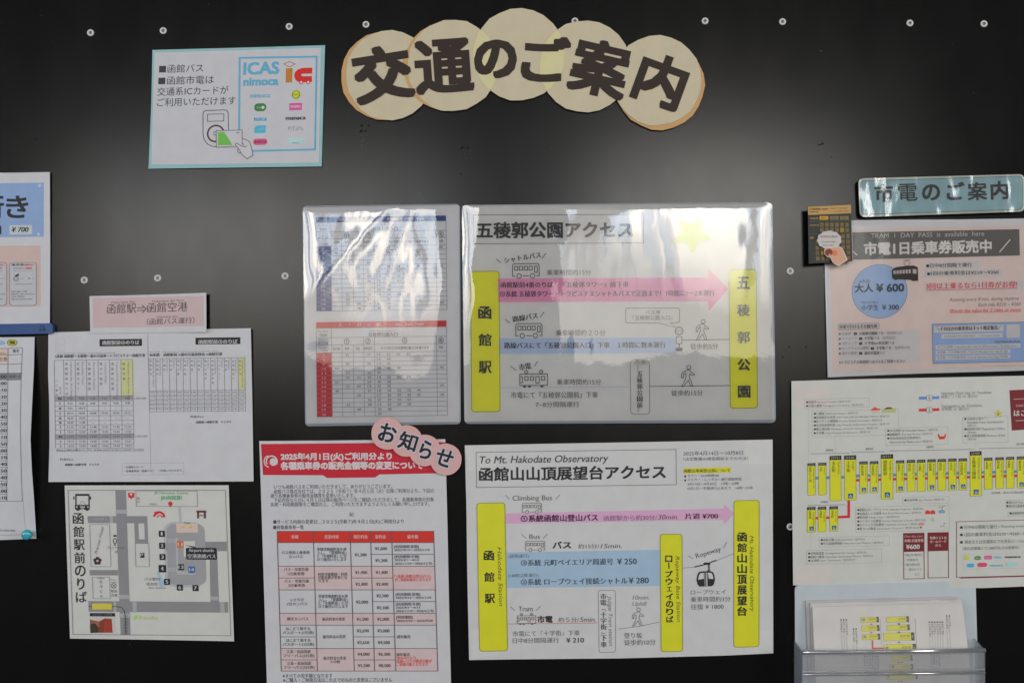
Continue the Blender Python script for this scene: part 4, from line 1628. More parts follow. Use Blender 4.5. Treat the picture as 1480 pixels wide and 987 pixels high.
p.text('函館山車両登山道について', 983, 151, 200, 15, (74, 72, 40), 2, .03)
for y in (174, 191):
    p.disc(988, y, 4.5, INK, 2, n=10)
p.text('タクシーは24時間OK', 998, 172, 138, 13, SOFT, 2)
p.text('マイカー・レンタカー通行規制時間', 998, 189, 232, 13, SOFT, 2)
p.text('4月14日～9月30日　17時～22時', 998, 208, 222, 13, SOFT, 2)
p.text('10月1日～冬期通行止めまで　16時～21時', 998, 227, 282, 13, SOFT, 2)
p = S.part('arrow', 'pink climbing bus arrow')
p.poly([(208, 334), (1156, 313), (1155, 294), (1201, 335), (1157, 380), (1156, 362), (209, 378)], (202, 148, 178), 1)
p = S.part('blue_band')
p.poly([(216, 502), (880, 491), (881, 647), (218, 656)], (142, 166, 192), 1)
p = S.part('station_bar')
station_bar(p, [(87, 290), (208, 288), (220, 927), (99, 929)])
for i, ch in enumerate('函館駅'):
    p.glyph(ch, 139 + i * 2.2, 516 + i * 92.5, 42, 40, (42, 42, 40), 3.4, .035)
p.text('Hakodate Station', 185, 480, 254, 17, (88, 88, 50), 3, ital=True, ang=89)
p = S.part('station_bar')
station_bar(p, [(880, 424), (974, 423), (977, 930), (884, 931)])
for i, ch in enumerate('ロープウェイのりば'):
    if ch == 'ー':
        p.line([(917, 545), (918, 573)], 5, (42, 42, 40), 3)
    else:
        p.glyph(ch, 917 + i * .6, 530 + i * 32.6, 29 if ch not in 'ェ' else 22, 27 if ch not in 'ェ' else 20, (42, 42, 40), 3.4, .035)
p.text('Ropeway Base Station', 955, 518, 284, 16, (88, 88, 50), 3, ital=True, ang=89.5)
p = S.part('station_bar')
station_bar(p, [(1199, 279), (1308, 277), (1307, 909), (1198, 912)])
for i, ch in enumerate('函館山山頂展望台'):
    p.glyph(ch, 1234, 436 + i * 45.7, 39, 38, (42, 42, 40), 3.4, .035)
p.text('Mt. Hakodate Observatory', 1275, 430, 328, 17, (88, 88, 50), 3, ital=True, ang=90)
p = S.part('bus_icon')
bus_icon(p, 284, 290, 83, (100, 98, 98), 2.4)
p.line([(210, 254), (230, 274)], 2, SOFT, 2)
p.line([(428, 274), (446, 254)], 2, SOFT, 2)
p = S.part('bus_icon')
bus_icon(p, 298, 454, 83, (100, 98, 98), 2.4)
p.line([(280, 422), (300, 442)], 2, SOFT, 2)
p.line([(374, 442), (394, 422)], 2, SOFT, 2)
p = S.part('tram_icon')
bus_icon(p, 262, 774, 80, (96, 80, 80), 2.4, True)
p.line([(232, 736), (252, 753)], 2, SOFT, 2)
p.line([(344, 752), (364, 734)], 2, SOFT, 2)
p = S.part('lettering')
p.text('Climbing Bus', 242, 268, 170, 22, SOFT, 2)
p.text('①系統函館山登山バス', 278, 357, 332, 27, (64, 38, 60), 3, .03)
p.text('函館駅から約30分/', 636, 355, 230, 22, (112, 84, 106), 3)
p.text('30min.', 870, 350, 88, 20, (104, 78, 98), 3, ital=True)
p.text('片道 ¥700', 988, 347, 142, 24, (56, 42, 54), 3, .035)
p.text('Bus', 314, 434, 46, 19, SOFT, 2)
p.text('バス', 416, 472, 78, 30, (48, 48, 52), 2, .035)
p.text('約15分/', 526, 477, 90, 20, SOFT, 2)
p.text('15min.', 622, 475, 92, 19, SOFT, 2, ital=True)
D = (52, 60, 74)
p.text('(昼間運行)', 224, 519, 88, 15, SOFT, 2)
p.text('③系統 元町ベイエリア周遊号', 278, 548, 398, 26, D, 2, .028)
p.text('¥ 250', 694, 542, 84, 24, D, 2, .035)
p.text('(18時以降運行)', 224, 603, 130, 15, SOFT, 2)
p.text('②系統 ロープウェイ接続シャトル', 278, 631, 460, 26, D, 2, .028)
p.text('¥ 280', 744, 624, 86, 24, D, 2, .035)
p.text('Tram', 267, 746, 62, 21, SOFT, 2)
p.text('市電', 350, 792, 64, 28, (52, 48, 50), 2, .035)
p.text('約５分/', 440, 794, 88, 21, SOFT, 2)
p.text('5min.', 532, 792, 70, 20, SOFT, 2, ital=True)
p.line([(221, 811), (610, 807)], 3.4, (200, 90, 90), 2, dash=5.5)
p.text('市電にて『十字街』下車', 242, 854, 290, 22, SOFT, 2)
p.text('日中8分間隔運行', 242, 884, 200, 22, SOFT, 2)
p.text('¥ 210', 474, 882, 76, 20, (60, 60, 64), 2, .035)
p.text('10min.', 760, 697, 74, 18, FAINT, 2, ital=True)
p.text('Uphill', 760, 724, 62, 18, FAINT, 2, ital=True)
p.text('登り坂', 724, 862, 78, 23, SOFT, 2)
p.text('徒歩約10分', 724, 892, 136, 24, SOFT, 2)
p.text('Ropeway', 1034, 518, 112, 21, SOFT, 2, ang=-16)
p.text('ロープウェイ', 1012, 675, 152, 20, SOFT, 2)
p.text('乗車時間約3分', 1012, 706, 172, 22, SOFT, 2)
p.text('往復 ¥ 1800', 1012, 738, 142, 22, SOFT, 2)
p = S.part('tram_stop_box')
station_bar(p, [(612, 666), (686, 665), (687, 933), (616, 935)], 12, (179, 180, 182), 1)
for ch, y in (('市', 692), ('電', 719), ('十', 771), ('字', 797), ('街', 824), ('下', 872), ('車', 900)):
    p.glyph(ch, 634 + (y - 692) * .01, y, 25, 24, (48, 48, 52), 2, .035)
p.line([(626, 749), (643, 749), (643, 756)], 2.5, SOFT, 2)
p.line([(627, 846), (627, 852), (644, 852)], 2.5, SOFT, 2)
p.text('Jujigai Tram station', 663, 690, 216, 16, SOFT, 2, ital=True, ang=89.5)
p = S.part('walking_figure')
walker(p, 787, 742, 78, (92, 92, 96), 2.2)
p.line([(699, 833), (790, 821), (877, 803)], 2, SOFT, 2)
p = S.part('cable_car')
p.line([(975, 570), (1030, 565), (1118, 540), (1198, 507)], 1.8, SOFT, 2)
p.line([(1000, 516), (1022, 529)], 2, SOFT, 2)
p.line([(1154, 484), (1168, 457)], 2, SOFT, 2)
CK = (40, 42, 46)
p.line([(1029, 565), (1080, 553), (1122, 536)], 5, CK, 2.5)
p.rect(1068, 546, 1096, 556, CK, 2.8, r=3)
p.line([(1090, 556), (1091, 582)], 7, CK, 2.8)
for k in range(3):
    p.line([(1086, 563 + k * 7), (1096, 563 + k * 7)], 1.8, (150, 150, 152), 3.6)
p.line([(1080, 590), (1090, 578), (1100, 590)], 5, CK, 2.9)
p.poly([(1046, 588), (1058, 584), (1096, 583), (1108, 587), (1114, 600), (1117, 620), (1112, 640), (1104, 648), (1050, 650), (1041, 640), (1037, 622), (1040, 602)], CK, 3)
p.poly([(1044, 620), (1048, 600), (1054, 592), (1068, 590), (1069, 616)], (178, 180, 182), 3.6)
p.poly([(1086, 590), (1100, 590), (1107, 600), (1110, 617), (1090, 616)], (178, 180, 182), 3.6)
p.line([(1073, 589), (1074, 648)], 2.2, (178, 180, 182), 3.6)
p.line([(1081, 589), (1082, 648)], 4.2, (178, 180, 182), 3.6)

# ------------------------------------------------------------------ tram guide sign (wrinkled laminate)
S = Sheet('tram_guide_sign', 'pale blue rounded strip sign in wrinkled laminate above the pink tram pass poster', 'sign', 0.006, sl=-.022, t=.02, center=(1358, 282),
          bow=lambda x, y: 0.0022 * noise.noise(Vector((x / 60, y / 60, 3.3))) + .003)
S.z(1140, 240, 3.185)
q = S.part('tmp')
S.parts.remove(q)
oq = [(320, 60), (700, 46), (1082, 40), (1083, 212), (700, 222), (332, 232)]


def rq(pts, r):
    return round_quad([q.P(*a) for a in pts], r / 3.185)


o1 = rq([(320, 58), (1084, 38), (1086, 210), (328, 236)], 26)
S.body(o1, mat((176, 180, 172), rough=.35), 0.0012, 'rim', 'white cut edge')
p = S.part('panel')
p.ppoly(rq([(326, 68), (1078, 45), (1079, 202), (333, 226)], 24), (140, 168, 176), 1)
p.pline(rq([(328, 70), (1076, 47), (1077, 200), (335, 224)], 24), .6, (60, 84, 92), 1.6, True)
p = S.part('lettering')
for ch, cx, cy, w, h in [('市', 438, 124, 88, 84), ('電', 548, 122, 92, 84), ('の', 655, 122, 84, 76), ('ご', 768, 116, 84, 84), ('案', 868, 116, 92, 86), ('内', 970, 112, 82, 86)]:
    p.glyph(ch, cx, cy, w * .93, h * .93, (66, 62, 66), 2.4, .012 if ch == '電' else .035, -1)
FILM_C = film_material('laminate_film_wrinkled', 0.10, 0.18, 60, 0.02, (1, 1, .4))
S.film(o1, FILM_C, 0.0020, lambda x, y: 0.0009 * noise.noise(Vector((x / 20, y / 34, 8.0))) + .00025 * noise.noise(Vector((x / 6, y / 22, 1.0))), step=2.5)

# ------------------------------------------------------------------ tram pass poster
S = Sheet('tram_pass_poster', 'pale pink tram day pass poster with grey headline band and blue price circle, right edge', 'poster', 0.003, sl=-.022, t=.012, center=(1340, 430),
          bow=wave(.0026, 160, 31.0))
q = S.part('tmp')
S.parts.remove(q)
S.z(1140, 240, 3.185)
base = [q.P(*a) for a in [(160, 252), (500, 248), (800, 246), (1300, 238), (1300, 932), (1000, 944), (600, 955), (180, 972), (172, 700), (166, 450)]]
S.body(base, mat((179, 179, 184), rough=.4, bump=.05), .0006, 'paper')
p = S.part('pink_panel')
p.poly([(186, 296), (1300, 268), (1300, 920), (202, 946)], (196, 174, 171), 1)
p = S.part('headline_band')
p.poly([(292, 306), (1061, 291), (1064, 412), (296, 432)], (90, 89, 88), 2)
W = (190, 184, 184)
p.text('TRAM  1  DAY  PASS  is  available  here', 378, 322, 522, 21, (170, 165, 165), 3)
p.text('市電1日乗車券販売中', 348, 383, 584, 54, W, 3, .042)
p.line([(290, 388), (315, 411)], 5, W, 3)
p.line([(970, 397), (1019, 339)], 5, W, 3)
p = S.part('price_circle')
p.disc(418, 577, 127, (134, 156, 196), 2, ry=123, n=48)
p.ring(418, 577, 127, 2, (90, 100, 130), 2.6, ry=123, n=48)
p.text('adult', 324, 529, 52, 17, (80, 84, 100), 3)
p.text('大人', 304, 563, 84, 38, (54, 58, 72), 3, .03)
p.text('¥ 600', 404, 562, 126, 34, (54, 58, 72), 3, .045)
p.text('elementary', 336, 627, 76, 11, (84, 88, 104), 3)
p.text('小学生', 334, 653, 80, 24, (54, 58, 72), 3, .02)
p.text('¥ 300', 430, 651, 76, 22, (54, 58, 72), 3, .035)
p = S.part('tram_picture')
TK = (52, 46, 44)
p.poly([(474, 478), (492, 466), (540, 460), (575, 458), (594, 466), (596, 528), (572, 530), (560, 524), (500, 522), (492, 526), (476, 516)], TK, 4)
for k in range(6):
    p.poly([(482 + k * 14, 482 - k * 1.2), (492 + k * 14, 481 - k * 1.2), (492 + k * 14, 497 - k * .6), (482 + k * 14, 497 - k * .6)], (164, 156, 158), 4.7)
p.poly([(570, 474), (588, 475), (588, 496), (571, 495)], (164, 156, 158), 4.7)
p.line([(536, 459), (530, 446), (545, 434), (560, 446), (552, 458)], 2, (110, 100, 100), 4, True)
p.line([(528, 434), (562, 432)], 2.4, (110, 100, 100), 4.4)
p = S.part('fare_points')
WH = (176, 174, 177)
p.poly([(628, 446), (875, 440), (875, 468), (628, 474)], WH, 2)
p.poly([(624, 482), (986, 474), (988, 506), (624, 512)], WH, 2)
p.poly([(624, 540), (1084, 526), (1086, 568), (624, 580)], WH, 2)
p.rect(633, 454, 646, 466, INK, 3)
p.text('日中8分間隔で運行', 651, 459, 192, 19, (66, 62, 66), 3, .02)
p.rect(637, 491, 650, 503, INK, 3)
p.text('1回の乗車料金は¥210～¥260', 656, 495, 310, 19, (66, 62, 66), 3, .02)
p.text('3回以上乗るなら1日券がお得!', 632, 554, 418, 27, (190, 56, 58), 3, .03)
p.line([(632, 572), (1050, 562)], 3, (196, 72, 72), 3)
p.text('Running every 8 min. during daytime', 742, 615, 318, 16, (124, 112, 114), 3, 0, True)
p.text('Each ride ¥210 ~ ¥260', 872, 639, 196, 16, (118, 106, 108), 3, 0, True)
p.text('Worth the value for 3 rides or more', 742, 667, 326, 16, (200, 92, 92), 3, .02, True)
p.line([(742, 676), (1068, 669)], 2, (200, 92, 92), 3)
p = S.part('sights_list')
p.poly([(228, 766), (602, 752), (604, 902), (232, 912)], WH, 2)
p.rect(228, 726, 416, 755, (172, 168, 170), 2.5, r=6)
p.frame(228, 726, 416, 755, 2, (130, 124, 128), 3, r=6)
p.text('市電で行ける主な観光地', 233, 741, 174, 17, (60, 56, 60), 3.6, .03)
for k, (a, b, c, xa) in enumerate([('五稜郭', '五稜郭公園前', '下車　徒歩約15分', 294), ('ベイエリア', '十字街', '下車　徒歩約5分', 318), ('元町エリア', '十字街or末広町', '下車', 318), ('ロープウェイ山麓駅', '十字街', '下車　徒歩約10分', 372), ('湯の川温泉', '湯の川温泉', 'など', 318)]):
    y = 772 + k * 22.5
    p.disc(235, y + 1, 4.5, INK, 3, n=8)
    wa = 14 * len(a)
    p.text(a, 244, y, wa, 14, (112, 108, 112), 3)
    p.text('➡', xa + 6, y, 14, 8, INK, 3, .05)
    wb = 14 * len(b)
    p.text(b, xa + 30, y - 1, wb, 15, (56, 54, 58), 3, .03)
    p.text(c, xa + 32 + wb, y - 2, 12.5 * len(c), 14, (112, 108, 112), 3)
p.text('※トラピスチヌ修道院へはバスをご利用ください', 232, 904, 304, 15, (74, 70, 74), 3, .02)
p = S.part('online_panel')
p.poly([(660, 728), (1090, 718), (1091, 899), (664, 909)], (128, 150, 186), 2)
p.line([(660, 728), (1090, 718), (1091, 899), (664, 909)], 2.2, (86, 96, 120), 2.7, True)
p.poly([(668, 738), (988, 730), (989, 760), (668, 768)], WH, 3)
p.text('＼そのほかの乗車券はネット限定販売／', 680, 750, 298, 19, (70, 66, 72), 4, .04)
p.poly([(702, 774), (985, 768), (985, 788), (702, 794)], WH, 3)
p.text('AVAILABLE ON LINE ONLY　／Only paper tickets', 716, 784, 256, 10, (116, 112, 116), 4)
p.poly([(1002, 730), (1064, 728), (1064, 790), (1002, 792)], (172, 170, 172), 3)
p.text('https://www.city-pass.jp', 948, 808, 116, 11, (54, 60, 80), 3)
for k, (s, w) in enumerate([('★バス1日券 / Hakodate Bus 1day ¥1,200(summer) / ¥1,000(winter)', 390), ('★市電・バス共通1日券 / Tram & Hakodate Bus 1day ¥1,400', 344), ('★市電・バス共通2日券 / Tram & Hakodate Bus 2days ¥2,400', 344)]):
    y = 834 + k * 24.5
    p.poly([(676, y - 9), (676 + w, y - 17 + (0 if k == 0 else 2)), (676 + w, y + 1), (676, y + 10)], WH, 3)
    p.text(s, 684, y, w - 20, 11, (110, 108, 114), 4)
p.line([(890, 922), (1085, 918)], 1.5, (140, 124, 126), 2)
# wavy laminate margin along the lower and left edges
FILM_D = film_material('laminate_film_pass', 0.12, 0.10, 120, 0.0, ior=1.3)
fb = [q.P(*a) for a in [(155, 249), (1302, 235), (1302, 937), (1000, 950), (600, 961), (176, 976), (168, 700), (161, 450)]]
S.film(fb, FILM_D, 0.0016, lambda x, y: -0.0022 * math.exp(-max(0, x - 1190 - (y - 320) * .02) / 3.5) - .0016 * math.exp(-max(0, y - 318) / 4.0) + .00012 * noise.noise(Vector((x / 20, y / 20, 5))), step=3.0)

# ------------------------------------------------------------------ scratch card with its two cut-outs
S = Sheet('scratch_card', 'small black and gold scratch-off date card standing off the board beside the tram pass poster', 'card', 0.016, sl=-.012, t=.03, center=(1200, 340))
S.z(1155, 250, 6.58)
q = S.part('tmp')
S.parts.remove(q)
S.body([q.P(*a) for a in [(82, 322), (492, 302), (507, 840), (92, 864)]], mat((46, 50, 48), rough=.45), 0.0012, 'card', edge=mat((20, 22, 22)))
p = S.part('gold_band')
GD = (172, 138, 88)
GD2 = (120, 104, 74)
p.poly([(84, 324), (492, 304), (494, 384), (87, 400)], GD, 1)
p.text('1日乗車券 TRAM', 100, 346, 172, 20, (70, 56, 40), 2, .04)
p.text('1DAY TICKET', 292, 338, 180, 13, (90, 72, 50), 2)
p.text('函館市電', 100, 372, 84, 12, (70, 56, 40), 2, .03)
p.text('大人 ADULT 600円', 330, 366, 142, 12, (80, 64, 44), 2, .02)
p = S.part('date_grid')
p.text('YEAR 年', 104, 434, 78, 18, GD, 2, .04)
for k, x in enumerate((194, 292, 388)):
    p.rect(x, 412, x + 82, 446, (186, 146, 52) if k == 0 else GD2, 1)
    p.text(['2025', '2026', '2027'][k], x + 14, 428, 52, 16, (70, 60, 36), 2)
p.line([(96, 462), (494, 452)], 2, GD2, 1)
p.text('MONTH 月', 104, 498, 80, 16, GD, 2, .03)
p.text('DAY', 106, 618, 34, 18, (170, 150, 70), 2, .03)
p.line([(98, 582), (496, 574)], 2, GD2, 1)


def box(x, y, hot=False, s=''):
    p.rect(x, y, x + 36, y + 40, (178, 142, 50) if hot else GD2, 1)
    p.frame(x + 4, y + 5, x + 32, y + 35, 3, (66, 60, 46), 1.6)
    if s:
        p.text(s, x + 12, y + 20, 11, 15, (66, 60, 46), 2)


for k in range(6):
    box(196 + k * 48, 474, False, str(k + 1))
    box(198 + k * 48, 524, k == 4, str((k + 7) % 10))
for r_ in range(5):
    for k in range(7):
        if r_ == 0 and k < 2:
            continue
        box(152 + k * 49 + r_ * 1.5, 590 + r_ * 51 - k * 1.2, r_ == 3 and k == 1, str((k + r_ * 3) % 9 + 1) if r_ < 4 or k < 3 else '')

S = Sheet('cloud_cutout', 'small white cloud-shaped paper cut-out with tiny lettering stuck on the scratch card', 'cut-out', 0.0195, center=(1198, 347))
S.z(1155, 250, 6.58)
q = S.part('tmp')
S.parts.remove(q)
pts = []
for k in range(54):
    a = 2 * math.pi * k / 54
    r = 1 + .06 * abs(math.sin(a * 5.5 + .4)) * 1.6
    pts.append(q.P(287 + 108 * r * math.cos(a), 638 + 82 * r * math.sin(a)))
S.body(pts, mat((176, 172, 170)), .0006, 'paper')
p = S.part('lettering')
p.text('年月日を削る', 204, 606, 160, 18, (96, 90, 94), 1.5, .02)
p.text('scratch date', 220, 654, 126, 14, (84, 80, 86), 1.5)
p.text('with a coin.', 222, 686, 108, 14, (84, 80, 86), 1.5)
S = Sheet('hand_cutout', 'small paper cut-out of an orange hand with a brown coin below the white cloud', 'cut-out', 0.0215, center=(1209, 370))
S.z(1155, 250, 6.58)
q = S.part('tmp')
S.parts.remove(q)
hp = [(240, 730), (262, 712), (300, 704), (345, 700), (390, 700), (412, 716), (440, 775), (462, 826), (430, 850), (372, 884), (340, 868), (318, 848), (296, 806), (262, 796), (240, 770)]
S.body([q.P(*a) for a in hp], mat((186, 176, 170)), .0006, 'paper')
p = S.part('hand')
p.poly([(286, 716), (345, 708), (386, 708), (404, 722), (430, 776), (448, 826), (424, 842), (374, 872), (330, 850), (302, 806), (288, 778)], (196, 146, 122), 1)
p.disc(338, 762, 26, (206, 116, 84), 1.6)
p = S.part('coin')
p.disc(282, 756, 36, (120, 62, 48), 2)
p.disc(292, 784, 12, (196, 146, 122), 2.6)

# ------------------------------------------------------------------ tram route map
S = Sheet('route_map', 'large white tram route map with a row of yellow station plates, lower right', 'map', 0.0024, sl=-.022, t=.006, center=(1320, 700), bow=wave(.0030, 170, 44.0))
S.z(1130, 540, 3.183)
q = S.part('tmp')
S.parts.remove(q)
MP = (179, 180, 177)
S.body([q.P(*a) for a in [(44, 34), (400, 24), (800, 16), (1260, 6), (1260, 972), (915, 985), (500, 975), (52, 972), (48, 600)]], mat(MP, bump=.1, bscale=500))
for tq in ([(62, 62), (222, 58), (222, 158), (64, 160)], [(60, 890), (222, 884), (222, 962), (60, 966)]):
    p = S.part('tape')
    p.poly(tq, (184, 178, 175), .5)
MK = (40, 42, 44)


def plate(x0, x1, y0, y1, code, name, eng, wc, head=None):
    """yellow plate with black head"""
    p = S.part('station_plate')
    w = x1 - x0
    hh = head or w * .36
    pts = [(x0, y0 + w * .03), (x1, y0), (x1 + (y1 - y0) * .004, y1 - 2), (x0 + (y1 - y0) * .004, y1)]
    qq = round_quad([p.P(*a) for a in pts], 1.3)
    p.ppoly(qq, YEL, 2)
    p.pline(qq, .5, (110, 110, 50), 2.5, True)
    p.poly([(x0 - 1, y0 + w * .03), (x1 + 1, y0 - 1), (x1 + 1, y0 + hh), (x0 - 1, y0 + hh + w * .02)], MK, 3)
    p.text(code, x0 + w * .14, y0 + hh * .55, w * .7, hh * .45, (150, 150, 150), 4, .04)
    yy = y0 + hh + w * .12
    cs = w * .30
    p.vtext(name, x0 + w * .34, yy, yy + len(name) * cs * 1.1, cs, (100, 104, 44), 3.4, .02)
    p.text(eng, x0 + w * .80, yy + 3, min(y1 - yy - 20, 5.6 * len(eng)), w * .20, (104, 108, 50), 3, 0, ang=90)
    if wc:
        a = max(20, w * .44)
        b = y1 - a * 1.35
        xm = (x0 + x1) / 2 + 2
        p.rect(xm - a / 2, b, xm + a / 2, b + a, (44, 86, 140), 3.2)
        p.ring(xm - 1, b + a * .66, a * .20, a * .09, (180, 186, 190), 4, 20, 270, n=10)
        p.line([(xm - 1, b + a * .2), (xm, b + a * .52), (xm + a * .2, b + a * .55), (xm + a * .28, b + a * .82)], a * .1, (180, 186, 190), 4.3)


P_ = [(119, 154, 411, 559, 'DY23', '函館どつく前', 'Hakodate Dock mae', 0), (169, 204, 409, 558, 'DY22', '大町', 'Omachi', 0), (221, 273, 377, 585, 'DY21', '末広町', 'Suehirocho', 0), (288, 341, 375, 582, 'DY20', '十字街', 'Jujigai', 1),
      (358, 394, 403, 551, 'DY19', '魚市場通', 'Uoichiba dori', 1), (407, 443, 402, 548, 'DY18', '市役所前', 'Shiyakusho mae', 1), (457, 511, 370, 577, 'DY17', '函館駅前', 'Hakodate Station', 1), (527, 562, 398, 545, 'DY16', '松風町', 'Matsukaze cho', 1),
      (576, 612, 396, 542, 'DY15', '新川町', 'Shinkawa cho', 0), (623, 659, 395, 542, 'DY14', '千歳町', 'Chitose cho', 0), (671, 707, 393, 539, 'DY13', '昭和橋', 'Showabashi', 1), (718, 754, 392, 538, 'DY12', '堀川町', 'Horikawa cho', 0),
      (767, 803, 390, 537, 'DY11', '千代台', 'Chiyogadai', 1), (815, 851, 389, 535, 'DY10', '中央病院前', 'Chuobyoin mae', 1), (866, 918, 356, 563, 'DY09', '五稜郭公園前', 'Goryokaku koen mae', 1), (932, 968, 386, 532, 'DY08', '杉並町', 'Suginami cho', 0),
      (984, 1020, 384, 529, 'DY07', '柏木町', 'Kashiwagi cho', 0), (1033, 1068, 382, 528, 'DY06', '深堀町', 'Fukabori cho', 0), (1083, 1120, 380, 526, 'DY05', '競馬場前', 'Keibajo mae', 1), (1136, 1172, 378, 524, 'DY04', '駒場車庫前', 'Komaba shako', 1)]
line_p = S.part('route_lines')
S.parts.remove(line_p)
S.parts.append(line_p)
for a in P_:
    plate(*a)
for a in [(117, 154, 612, 729, 'Y26', '谷地頭', 'Yachigashira', 1), (167, 203, 611, 727, 'Y25', '青柳町', 'Aoyagicho', 0), (220, 257, 609, 725, 'Y24', '宝来町', 'Horai cho', 1)]:
    plate(*a)
for k in range(len(P_) - 1):
    x0, x1 = P_[k][1], P_[k + 1][0]
    y = 482 - (x0 - 119) * .0285
    y = 480 - (x0 - 154) * .028
    yb = y - (0 if k < 3 else 4)
    line_p.poly([(x0, yb - 7), (x1, yb - 8), (x1, yb + 5), (x0, yb + 6)], (84, 124, 164) if k % 2 else (88, 128, 170), 1.5)
    if k >= 3:
        line_p.poly([(x0, yb + 13), (x1, yb + 12), (x1, yb + 24), (x0, yb + 25)], (182, 46, 50), 1.5)
line_p.poly([(154, 658), (167, 658), (167, 669), (154, 669)], (182, 46, 50), 1.5)
line_p.poly([(203, 656), (220, 656), (220, 667), (203, 667)], (182, 46, 50), 1.5)
line_p.line([(257, 659), (308, 657), (308, 580)], 12, (182, 46, 50), 1.5)
for (x0, x1, y) in [(133, 312, 368), (320, 474, 361), (494, 884, 355), (908, 1200, 344), (119, 291, 605)]:
    line_p.line([(x0, y), (x1, y - (x1 - x0) * .02)], 4, (140, 140, 142), 1.5)
for s, x, y in (('西部地区', 202, 352), ('駅前地区', 386, 346), ('五稜郭地区', 664, 337), ('湯の川地区', 1080, 324), ('谷地頭地区', 178, 590)):
    line_p.text(s, x, y, 36, 10, SOFT, 2)
p = S.part('legend')
for y, c, n, a, b in [(112, (84, 124, 184), '5', 'Hakodate Dock mae ↔ Yunokawa', '函館どつく前 ↔ 湯の川'), (167, (184, 50, 56), '2', 'Yachigashira ↔ Yunokawa', '谷地頭 ↔ 湯の川')]:
    p.poly([(630, y - 6), (724, y - 9), (724, y + 4), (631, y + 7)], c, 1)
    p.rect(666, y - 13, 692, y + 12, MP, 2, r=6)
    p.frame(666, y - 13, 692, y + 12, 2, FAINT, 2.6, r=6)
    p.text(n, 674, y, 9, 16, SOFT, 3)
    p.text(a, 734, y - 22 + (4 if n == '2' else 0), 230 if n == '5' else 186, 13, FAINT, 2)
    p.text(b, 734, y - 6 + (2 if n == '2' else 0), 164 if n == '5' else 124, 16, FAINT, 2)
p = S.part('sight_notes')
notes = [(103, 118, 402, 160, ['高龍寺 Koryuji Temple / 徒歩15分', '外国人墓地 Foreigner\'s Cemetery / 徒歩20分'], 116, 131, 17),
         (138, 172, 536, 290, ['八幡坂 Hachiman Slope / 徒歩1分', '旧函館区公会堂 Old Public Hall of Hakodate Ward / 徒歩7分', '旧イギリス領事館 Former British Consulate / 徒歩5分', '北方民族資料館 City Museum of Northern Peoples / 徒歩1分', '郷土資料館 Museum of Local History / 徒歩1分', '文学館 City Museum of Literature / 徒歩1分'], 152, 184, 17.8),
         (478, 250, 764, 330, ['JR函館駅 JR Hakodate Station / 徒歩1分', '函館朝市 Morning Market / 徒歩3分', '青函連絡船記念館摩周丸', 'Memorial ship Mashu maru / 徒歩5分'], 490, 262, 17.5),
         (832, 200, 1040, 318, ['五稜郭公園タワー', 'Goryokaku Tower Commemorative', '/ 徒歩15分', '函館奉行所 Magistrate Office', '/ 徒歩20分', '道立函館美術館 Museum of Art', '/ 徒歩15分'], 844, 208, 15.6),
         (556, 568, 770, 598, ['自由市場 Jiyu Market / 徒歩1分'], 568, 581, 16),
         (340, 613, 770, 728, ['函館山ロープウェイ Mt. Hakodate Ropeway / 徒歩10分', '金森赤レンガ倉庫 Red Brick Warehouses / 徒歩5分', '明治館 Meiji kan / 徒歩5分', 'ハリストス正教会 Russian Orthodox Church / 徒歩15分', 'カトリック元町教会 Catholic Church / 徒歩15分', '聖ヨハネ教会 Episcopal Church / 徒歩15分'], 352, 626, 17.4),
         (172, 752, 494, 796, ['函館公園 Hakodate Park / 徒歩3分', '市立函館博物館 Hakodate City Museum / 徒歩6分'], 184, 764, 17),
         (114, 812, 459, 875, ['谷地頭温泉 Yachigashira Hot Spring / 徒歩5分', '函館八幡宮 Hakodate Hachimangu Shrine / 徒歩5分', '立待岬 Cape Tachimachi / 徒歩20分'], 126, 826, 16.5),
         (1032, 582, 1200, 616, ['湯の川 Hot Springs area', '湯の川温泉街 Onsen'], 1038, 592, 16),
         (1040, 636, 1200, 656, ['函館競馬場 Racecourse'], 1052, 642, 16)]
wid = {0: [200, 260], 1: [200, 345, 310, 345, 290, 255], 2: [230, 205, 150, 205], 3: [110, 178, 50, 182, 50, 184, 50], 4: [180], 5: [300, 290, 190, 310, 300, 280], 6: [200, 284], 7: [264, 294, 212], 8: [150, 150], 9: [150]}
for i, (x0, y0, x1, y1, ls, tx, ty, dy) in enumerate(notes):
    p.frame(x0, y0, x1, y1 + (x1 - x0) * .0, 2, (136, 138, 138), 1, dash=6)
    for k, s in enumerate(ls):
        y = ty + k * dy
        w = wid[i][k]
        if not s.startswith('/') and not s.startswith('Mem') and not s.startswith('Gor'):
            p.rect(tx - 4, y - 4, tx + 4, y + 4, INK, 2)
        # Japanese part first, then the lighter English part
        cut = s.find(' ', 1) if not s.startswith(('/', 'Mem', 'Gor', 'JR')) else -1
        if cut > 0:
            wj = min(w * .5, cut * 12.5)
            p.text(s[:cut], tx + 6, y, wj, 12.5, (96, 97, 100), 2)
            p.text(s[cut + 1:], tx + 12 + wj, y - wj * .02, w - wj - 12, 10.5, (122, 122, 126), 2)
        else:
            p.text(s, tx + 8, y, w - 8, 11.5, (112, 112, 116), 2)
for pts in [[(122, 160), (123, 410)], [(245, 290), (246, 376)], [(484, 332), (484, 368)], [(892, 320), (892, 354)], [(134, 730), (133, 812)]]:
    p.line(pts, 1.6, (146, 148, 148), 1, dash=5)
p = S.part('small_pictures')
p.poly([(408, 166), (420, 158), (428, 152), (440, 160), (456, 160), (448, 168), (414, 170)], (196, 80, 70), 2)
p.poly([(414, 174), (450, 170), (448, 180), (416, 182)], (176, 168, 160), 2)
p.poly([(462, 166), (524, 158), (522, 178), (462, 180)], (160, 166, 116), 2)
